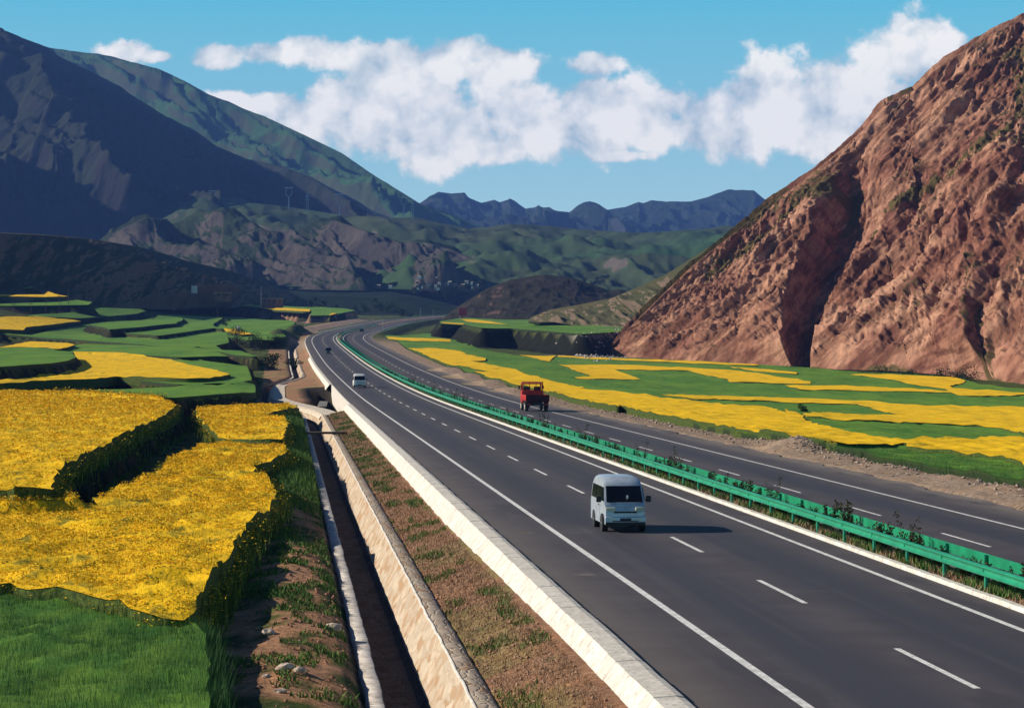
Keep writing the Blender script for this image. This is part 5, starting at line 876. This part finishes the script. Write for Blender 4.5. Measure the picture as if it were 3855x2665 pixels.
# ================= buildings, poles, pylons =================
M['adobe']=noisy('adobe_wall',(.22,.13,.10),(.16,.09,.07),.5,.95); M['whitewall']=plain('white_wall',(.75,.73,.68),.8); M['roofm']=noisy('flat_earth_roof',(.42,.36,.28),(.3,.25,.2),.4,.9); M['dark']=plain('dark_opening',(.02,.02,.025),.8)
M['redboard']=plain('red_board',(.55,.05,.05),.6); M['teal']=plain('teal_board',(.1,.35,.33),.6); M['steel']=plain('galvanised_steel',(.36,.38,.40),.5)
def house(px,py,Y,wid,dep,h,label,wall='adobe',nw=3,roof='roofm',cat='house'):
    x,y,z=at(px,py,Y); r=empty('farm_house',(x,y,z)); MB().box(-wid/2,wid/2,0,dep,-2,h).build('wall',M[wall],r,.02)
    MB().box(-wid/2-.3,wid/2+.3,-.4,dep+.3,h+.003,h+.35).build('roof',M[roof],r,.03)
    for i in range(nw if nw>1 else 0):
        xx=-wid/2+wid*(i+.5)/nw; MB().box(xx-.5,xx+.5,-.03,.05,h*.35,h*.78).build('window',M['dark'],r)
    if nw>1: MB().box(wid*.04,wid*.04+.9,-.035,.05,0,h*.75).build('door',M['dark'],r)
    return tag(r,label,cat,'farm houses at the foot of the brown hill')
house(730,1091,1350,2.9,3,2.3,'bright white small house highest among the farm buildings','whitewall',1)
house(820,1120,1420,6,4,1.6,'low building with a pale roof right of the bright white house','adobe',2)
house(838,1121,1250,8.5,4,2.6,'dark walled house with a white and teal parapet beside the cliff','adobe',2)
house(1024,1146,1480,13,6,3.6,'long reddish brown farm building with a flat pale roof near the poplars','adobe',4)
house(826,1091,1520,3.2,3,1.2,'tiny pale roof right above the cliff houses','whitewall',1)
vr=random.Random(5)
for j in range(34):
    px=vr.uniform(1570,1800); py=1062+vr.gauss(8,14)+ (px-1570)*.03; 
    if j<3: px,py=[(1426,1079),(1469,1081),(1583,1093)][j]
    x,y,z=at(px,py,2090); r=empty('village_house',(x,y,z)); wd=vr.uniform(1.4,3.2); MB().box(-wd/2,wd/2,0,4,-1.0,1.25).build('wall',M['whitewall' if j%2 else 'adobe'],r)
    MB().prism([(-.3,1.26),(2,1.9),(4.3,1.26)],-wd/2-.2,wd/2+.2).build('roof',M['roofm'],r); tag(r,'tiny %s house of the distant village, %s of its scattered row'%('white' if j%2 else 'brown',ordn(j+1)),'house','houses of the distant village')
# billboard on the nose of the dark hill
x,y,z=at(1742,1192,1380); r=empty('red_billboard',(x,y,z)); MB().box(-2.3,2.3,-.15,.15,.6,5.2).build('panel',M['redboard'],r,.05)
for q in (-1.6,1.6): MB().tube((q,0,-2),(q,0,.6),.15).build('leg',M['steel'],r)
tag(r,'plain red board standing where the dark hill meets the far terrace','billboard')
def pole(x,y,z,h,label,group,arms=1,name='utility_pole',mat='wood',r0=.14,cat='pole'):
    r=empty(name,(x,y,z)); MB().tube((0,0,-.5),(0,0,h),r0,r0*.6,8).build('shaft',M[mat],r,smooth=True)
    for a in range(arms): MB().box(-1.0,1.0,-.07,.07,h-.5-a*.9,h-.36-a*.9).build('crossarm',M[mat],r)
    return tag(r,label,cat,group)
for j,(px,py,Y) in enumerate(((52,1200,850),(117,1190,880),(173,1172,915),(223,1150,950),(258,1140,990),(563,1195,1250),(657,1215,1220),(820,1225,1180))):
    x,y,z=at(px,py,Y); pole(x,y,groundxy(x,y),8.2 if j<5 else 6,'thin wooden pole across the left terraces, %s from the left'%ordn(j+1),'wooden poles across the left terraces',r0=.12)
x,y,z=at(983,1150,1450); pole(x,y,z,12,'tall thin mast beside the long reddish farm building',None,2,'mast','steel',.14)
for j,(s_,t_,h,lb) in enumerate(((985,19.4,5.6,'grey post at the right edge of the bend, nearest of the bend posts'),(930,5.9,3.4,'short post on the reservation at the bend'),(1420,19.5,6.0,'tall grey post near the end of the visible road'),(1560,-8,6.0,'grey post left of the end of the visible road'),(960,-13,5.2,'slim post on the bare cut left of the bend'))):
    r=empty('road_post'); place(r,s_,t_,-.3); MB().tube((0,0,-.3),(0,0,h),.11,.08,8).build('shaft',M['steel'],r,smooth=True); MB().box(-.5,.5,-.1,.1,h,h+.12).build('bracket',M['steel'],r); tag(r,lb,'post','posts around the bend')
def pylon(px,py,Y,h,lab,loop):
    x,y,z=at(px,py,Y); r=empty('power_pylon',(x,y,z)); b=MB(); t_=h*.02
    if loop:
        b.tube((0,0,0),(0,0,h*.55),t_*2.0,t_*1.2,4)
        pts=[(math.sin(a)*h*.13,0,h*.76-math.cos(a)*h*.2) for a in np.linspace(0,2*math.pi,13)]
        for a,c in zip(pts[:-1],pts[1:]): b.tube(a,c,t_*.7,n=4)
        b.box(-h*.2,h*.2,-t_,t_,h*.93,h*.97)
    else:
        for q in (-1,1): b.tube((q*h*.07,0,0),(q*t_,0,h),t_*.8,t_*.5,4)
        for f_ in (.6,.75,.9): b.box(-h*.12,h*.12,-t_,t_,h*f_,h*f_+h*.02)
        for f_ in (.1,.25,.4,.55,.7): b.tube((-h*.07*(1-f_),0,h*f_),(h*.07*(1-f_),0,h*(f_+.12)),t_*.5,n=4)
    b.build('tower',M['steel'],r); tag(r,lab,'pylon','pylons on the green uplands')
for j,(px,py,h,l,lb) in enumerate(((1087,790,30,1,'looped pylon left of the pair in the middle of the ridge'),(1157,797,26,0,'slim lattice pylon right of the looped ridge pylon'),(1277,820,32,1,'looped pylon farthest right before the dark slope'),(800,790,26,1,'faint looped pylon at the left top of the green uplands'),(1520,815,26,1,'looped pylon over the green slope, left of its slim neighbour'),(1553,830,24,0,'slim pylon over the green slope by the far range'),(893,880,24,1,'looped pylon low among the grey crags'))): pylon(px,py,3050,h,lb,l)
# white marker among the bushes
x,y,z=at(897,1272,870); zz=groundxy(x,y); r=empty('grave_marker',(x,y,max(zz,z-3))); MB().prism([(-.6,0),(-.5,1.6),(0,2.4),(.5,1.6),(.6,0)],-.5,.5).build('stone',M['whitewall'],r,.05); MB().add([(-.9,0,0),(-.2,0,0),(-.5,0,2.9)],[(0,1,2)]).add([(-.9,.1,0),(-.2,.1,0),(-.5,.1,2.9)],[(0,1,2)]).build('cloth',M['whitewall'],r); tag(r,'small pointed white marker standing among dark bushes in the wheat','marker')
# ================= vehicles =================
def wheel(parent,x,y,r_,wd,hub='hub',name='wheel'):
    sx=1 if x>0 else -1; t_=MB().tube((-wd/2,0,0),(wd/2,0,0),r_,n=28).build(name,M['tyre'],parent,.02); t_.location=(x,y,r_)
    h_=MB().tube((sx*wd/2,0,0),(sx*(wd/2+.012),0,0),r_*.62,r_*.55,20).build('rim',M[hub],t_,0); MB().tube((sx*(wd/2+.013),0,0),(sx*(wd/2+.04),0,0),r_*.2,r_*.15,12).build('hub_cap',M['chrome'],t_); return t_
def quad(name,pts,mat,parent,off=(0,0,0),th=.012):
    p=[Vector(q)+Vector(off) for q in pts]; n_=(p[1]-p[0]).cross(p[2]-p[0]).normalized()*th; b=MB().add(p+[q+n_ for q in p],[(3,2,1,0),(4,5,6,7),(0,1,5,4),(1,2,6,5),(2,3,7,6),(3,0,4,7)]); return b.build(name,mat,parent)
def van(label,paint='vanpaint',L=3.6,W_=1.5,H=1.86,s=0,t=0,head=0,detail=True,name='minivan',grp=None,dz=0):
    r=empty(name); hl=L/2
    hw=lambda y,z: W_/2*(1 if z<.95*H/1.86 else 1-.165*((z-.95*H/1.86)/(H*.49))**1.3)*(1-.10*max(0,(y-hl+.55)/.55)**2)
    k=H/1.86; out=[(-hl+.02,.27),(-hl,.9*k),(-hl+.07,1.5*k),(-hl+.2,1.74*k),(-hl+.5,1.84*k),(-.3,1.86*k),(hl-1.15,1.83*k),(hl-.82,1.74*k),(hl-.62,1.6*k),(hl-.17,1.0*k),(hl-.03,.86*k),(hl,.62*k),(hl-.02,.27)]
    # rounded body: several width stations so the roof shoulders curve
    b=MB(); ks=[-1,-.93,-.8,-.4,0,.4,.8,.93,1]; V=[]; n=len(out)
    for kx in ks:
        for (y,z) in out:
            sh_=abs(kx); drop=(.10*max(0,sh_-.75)/.25)**1 if z>1.55*k else 0
            V.append((kx*hw(y,z),y*(1-.012*sh_**4) if y>0 else y,z-drop*.7))
    F=[]
    for i in range(len(ks)-1):
        for j in range(n): F.append((i*n+j,i*n+(j+1)%n,(i+1)*n+(j+1)%n,(i+1)*n+j))
    F.append(tuple(range(n-1,-1,-1))); F.append(tuple((len(ks)-1)*n+j for j in range(n)))
    b.add(V,F); body=b.build('body',M[paint],r,smooth=True)
    zt,zbm=1.56*k,1.03*k; yt,yb=hl-.60,hl-.175
    wx=lambda y,z,f_: f_*hw(y,z)
    quad('windshield',[(wx(yb,zbm,-.9),yb+.012,zbm),(wx(yb,zbm,.9),yb+.012,zbm),(wx(yt,zt,.9),yt+.012,zt),(wx(yt,zt,-.9),yt+.012,zt)],M['glass'],r,th=.015)
    for sx in (-1,1):
        def sw(y0,y1,z0,z1,nm='side_window',y2=None):
            y2=y1 if y2 is None else y2
            p=[(sx*(hw(y0,z0)+.006),y0,z0),(sx*(hw(y1,z0)+.006),y1,z0),(sx*(hw(y2,z1)+.006),y2,z1),(sx*(hw(y0,z1)+.006),y0,z1)]
            quad(nm,p if sx>0 else p[::-1],M['glass'],r,th=.008)
        sw(hl-1.15,hl-.36,1.06*k,1.52*k,y2=hl-.66); sw(hl-2.1,hl-1.2,1.06*k,1.52*k); sw(-hl+.25,hl-2.2,1.06*k,1.52*k)
        wheel(r,sx*(W_/2-.1),hl-.72,.28*k,.165,name='wheel'); wheel(r,sx*(W_/2-.1),-hl+.75,.28*k,.165,name='wheel')
        q=MB().box(-.17,.17,-.03,.03,-.075,.075).build('headlight',M['lamp'],r,.02); q.location=(sx*(W_/2-.24),hl-.0,.79*k); q.rotation_euler=(R(-12),0,sx*R(-14))
        m_=MB().box(-.09,.09,-.04,.04,-.11,.11).build('door_mirror',M['black'],r,.03); m_.location=(sx*(W_/2+.13),hl-.42,1.12*k)
        MB().tube((sx*(W_/2-.03),hl-.42,1.08*k),(sx*(W_/2+.1),hl-.42,1.1*k),.015,n=6).build('mirror_arm',M['black'],r)
        if detail:
            for y in (hl-1.17,hl-2.15): quad('door_seam',[(sx*(W_/2+.003),y,.38),(sx*(W_/2+.003),y+.014,.38),(sx*(W_/2+.003),y+.014,1.0*k),(sx*(W_/2+.003),y,1.0*k)][::sx],M['black'],r,th=.004)
            MB().box(-.012,.012,-.08,.08,-.02,.02).build('door_handle',M['black'],r,.005).location=(sx*(W_/2+.012),hl-1.35,.88*k)
            for y in (hl-.72,-hl+.75): 
                a=MB(); a.tube((sx*(W_/2-.2),y,.29),(sx*(W_/2+.006),y,.29),.33*k,n=28); a.build('wheel_arch',M['black'],r)
        MB().box(-.13,.13,-.02,.02,-.05,.05).build('fog_light',M['lamp'],r,.015).location=(sx*(W_/2-.3),hl+.045,.45)
    MB().box(-W_*.27,W_*.27,hl-.01,hl+.018,.66*k,.72*k).build('grille',M['black'],r,.008)
    MB().box(-W_/2+.03,W_/2-.03,hl-.1,hl+.06,.28,.56).build('front_bumper',M[paint],r,.04,3)
    MB().box(-W_/2+.05,W_/2-.05,hl+.02,hl+.064,.24,.37).build('lower_valance',M['black'],r,.01)
    MB().box(-W_*.3,W_*.3,hl+.066,hl+.074,.39,.42).build('air_intake',M['black'],r,.005)
    MB().box(-.2,.2,hl+.062,hl+.075,.42,.51).build('number_plate',M['darkpaint'],r,.004)
    MB().box(-W_/2+.08,W_/2-.08,-hl-.05,-hl+.06,.3,.5).build('rear_bumper',M['black'],r,.03)
    if detail: MB().box(-.035,.035,-.01,.01,-.06,.06).build('windshield_tag',M['whitepaint'],r,.01).location=(-.10,hl-.23+.04,1.20*k)
    place(r,s,t,dz); r.rotation_euler[2]+=head; return tag(r,label,'van' if 'car' not in name else 'car',grp)
van('silver white minivan driving towards the viewer in the near lanes',s=36.9,t=-1.3,H=1.92,W_=1.52,head=math.pi)
v2=van('white topped light van farther up the near carriageway','whitepaint',L=4.2,W_=1.85,H=2.05,s=304,t=-2.3,head=math.pi,detail=False)
v3=van('small dark car near the bend on the near carriageway','darkpaint',L=3.2,W_=1.45,H=1.75,s=557,t=-1.3,head=math.pi,detail=False,name='dark_car')
v4=van('tiny dark car heading away at the bend on the far carriageway','darkpaint',L=4.0,W_=1.6,H=1.5,s=983,t=10.3,head=0,detail=False,name='dark_car',dz=-.35)
# red flatbed truck heading away
r=empty('red_truck'); tag(r,'red dropside truck driving away on the far carriageway','truck')
MB().box(-1.1,1.1,-3.3,1.35,.95,1.1).build('bed_floor',M['reddark'],r,.02)
for sx in (-1,1): 
    MB().box(sx*1.17-.04,sx*1.17+.04,-3.3,1.3,1.1,1.68).build('side_board',M['red'],r,.015)
MB().box(-1.2,1.2,-3.4,-3.32,1.02,1.70).build('tailboard',M['reddark'],r,.015)
MB().box(-1.12,1.12,1.38,1.46,1.1,1.95).build('headboard',M['red'],r,.02)
for x_ in (-1.05,-.35,.35,1.05): MB().box(x_-.03,x_+.03,1.39,1.45,2.2,2.95).build('rack_post',M['red'],r)
MB().box(-1.1,1.1,1.39,1.45,2.9,2.97).build('rack_rail',M['red'],r)
b=MB(); b.prism([(1.55,.75),(1.55,2.0),(1.6,2.08),(3.3,2.02),(3.42,.75)],-1.08,1.08); b.build('cab_lower',M['red'],r,.04)
for x_ in (-1.0,1.0):
    for y_ in (1.62,3.2): MB().box(x_-.06,x_+.06,y_-.06,y_+.06,2.04,2.72).build('cab_pillar',M['red'],r)
b=MB(); b.prism([(1.52,2.7),(1.56,2.84),(3.1,2.86),(3.3,2.7)],-1.08,1.08); b.build('cab_roof',M['red'],r,.05)
MB().box(-.9,-.2,1.9,2.3,2.0,2.45).build('seat_back',M['black'],r,.05); MB().box(.2,.85,1.9,2.3,2.0,2.45).build('seat_back',M['black'],r,.05)
for x_ in (-1.25,1.25):
    m_=MB().box(-.09,.09,-.04,.04,-.18,.18).build('door_mirror',M['black'],r,.02); m_.location=(x_,3.1,2.35)
MB().box(-.45,.45,-3.2,3.0,.62,.95).build('chassis',M['black'],r,.02); MB().box(-1.05,1.05,-3.42,-3.34,.62,.80).build('rear_bumper',M['black'],r,.02)
for x_ in (-.85,.85): MB().box(x_-.16,x_+.16,-3.47,-3.41,.66,.78).build('tail_light',M['red'],r,.01)
for x_ in (-1.0,1.0): wheel(r,x_,-1.9,.46,.36); wheel(r,x_,2.45,.46,.26)
for x_ in (-.95,.95): MB().box(x_-.25,x_+.25,-2.55,-2.5,.35,.95).build('mud_flap',M['black'],r)
MB().box(-1.14,-.7,-.9,.3,.45,.85).build('fuel_tank',M['black'],r,.06)
place(r,205.2,13.45,-.40); r.scale=(1.05,1.05,1.05)
# ================= air =================
hz_=MB().box(-8500,8500,-480,8600,-40,900).build('haze',M['whitewall'])
hm=bpy.data.materials.new('haze'); hm.use_nodes=True; hn=N(hm.node_tree); hn.n.clear(); ho=hn.new('ShaderNodeOutputMaterial'); pvn=hn.new('ShaderNodeVolumePrincipled')
pvn.inputs['Color'].default_value=(.17,.36,1.0,1); pvn.inputs['Density'].default_value=7e-5; pvn.inputs['Anisotropy'].default_value=0.0; hn.l.new(pvn.outputs[0],ho.inputs['Volume']); hz_.data.materials.clear(); hz_.data.materials.append(hm); tag(hz_,kind='stuff')
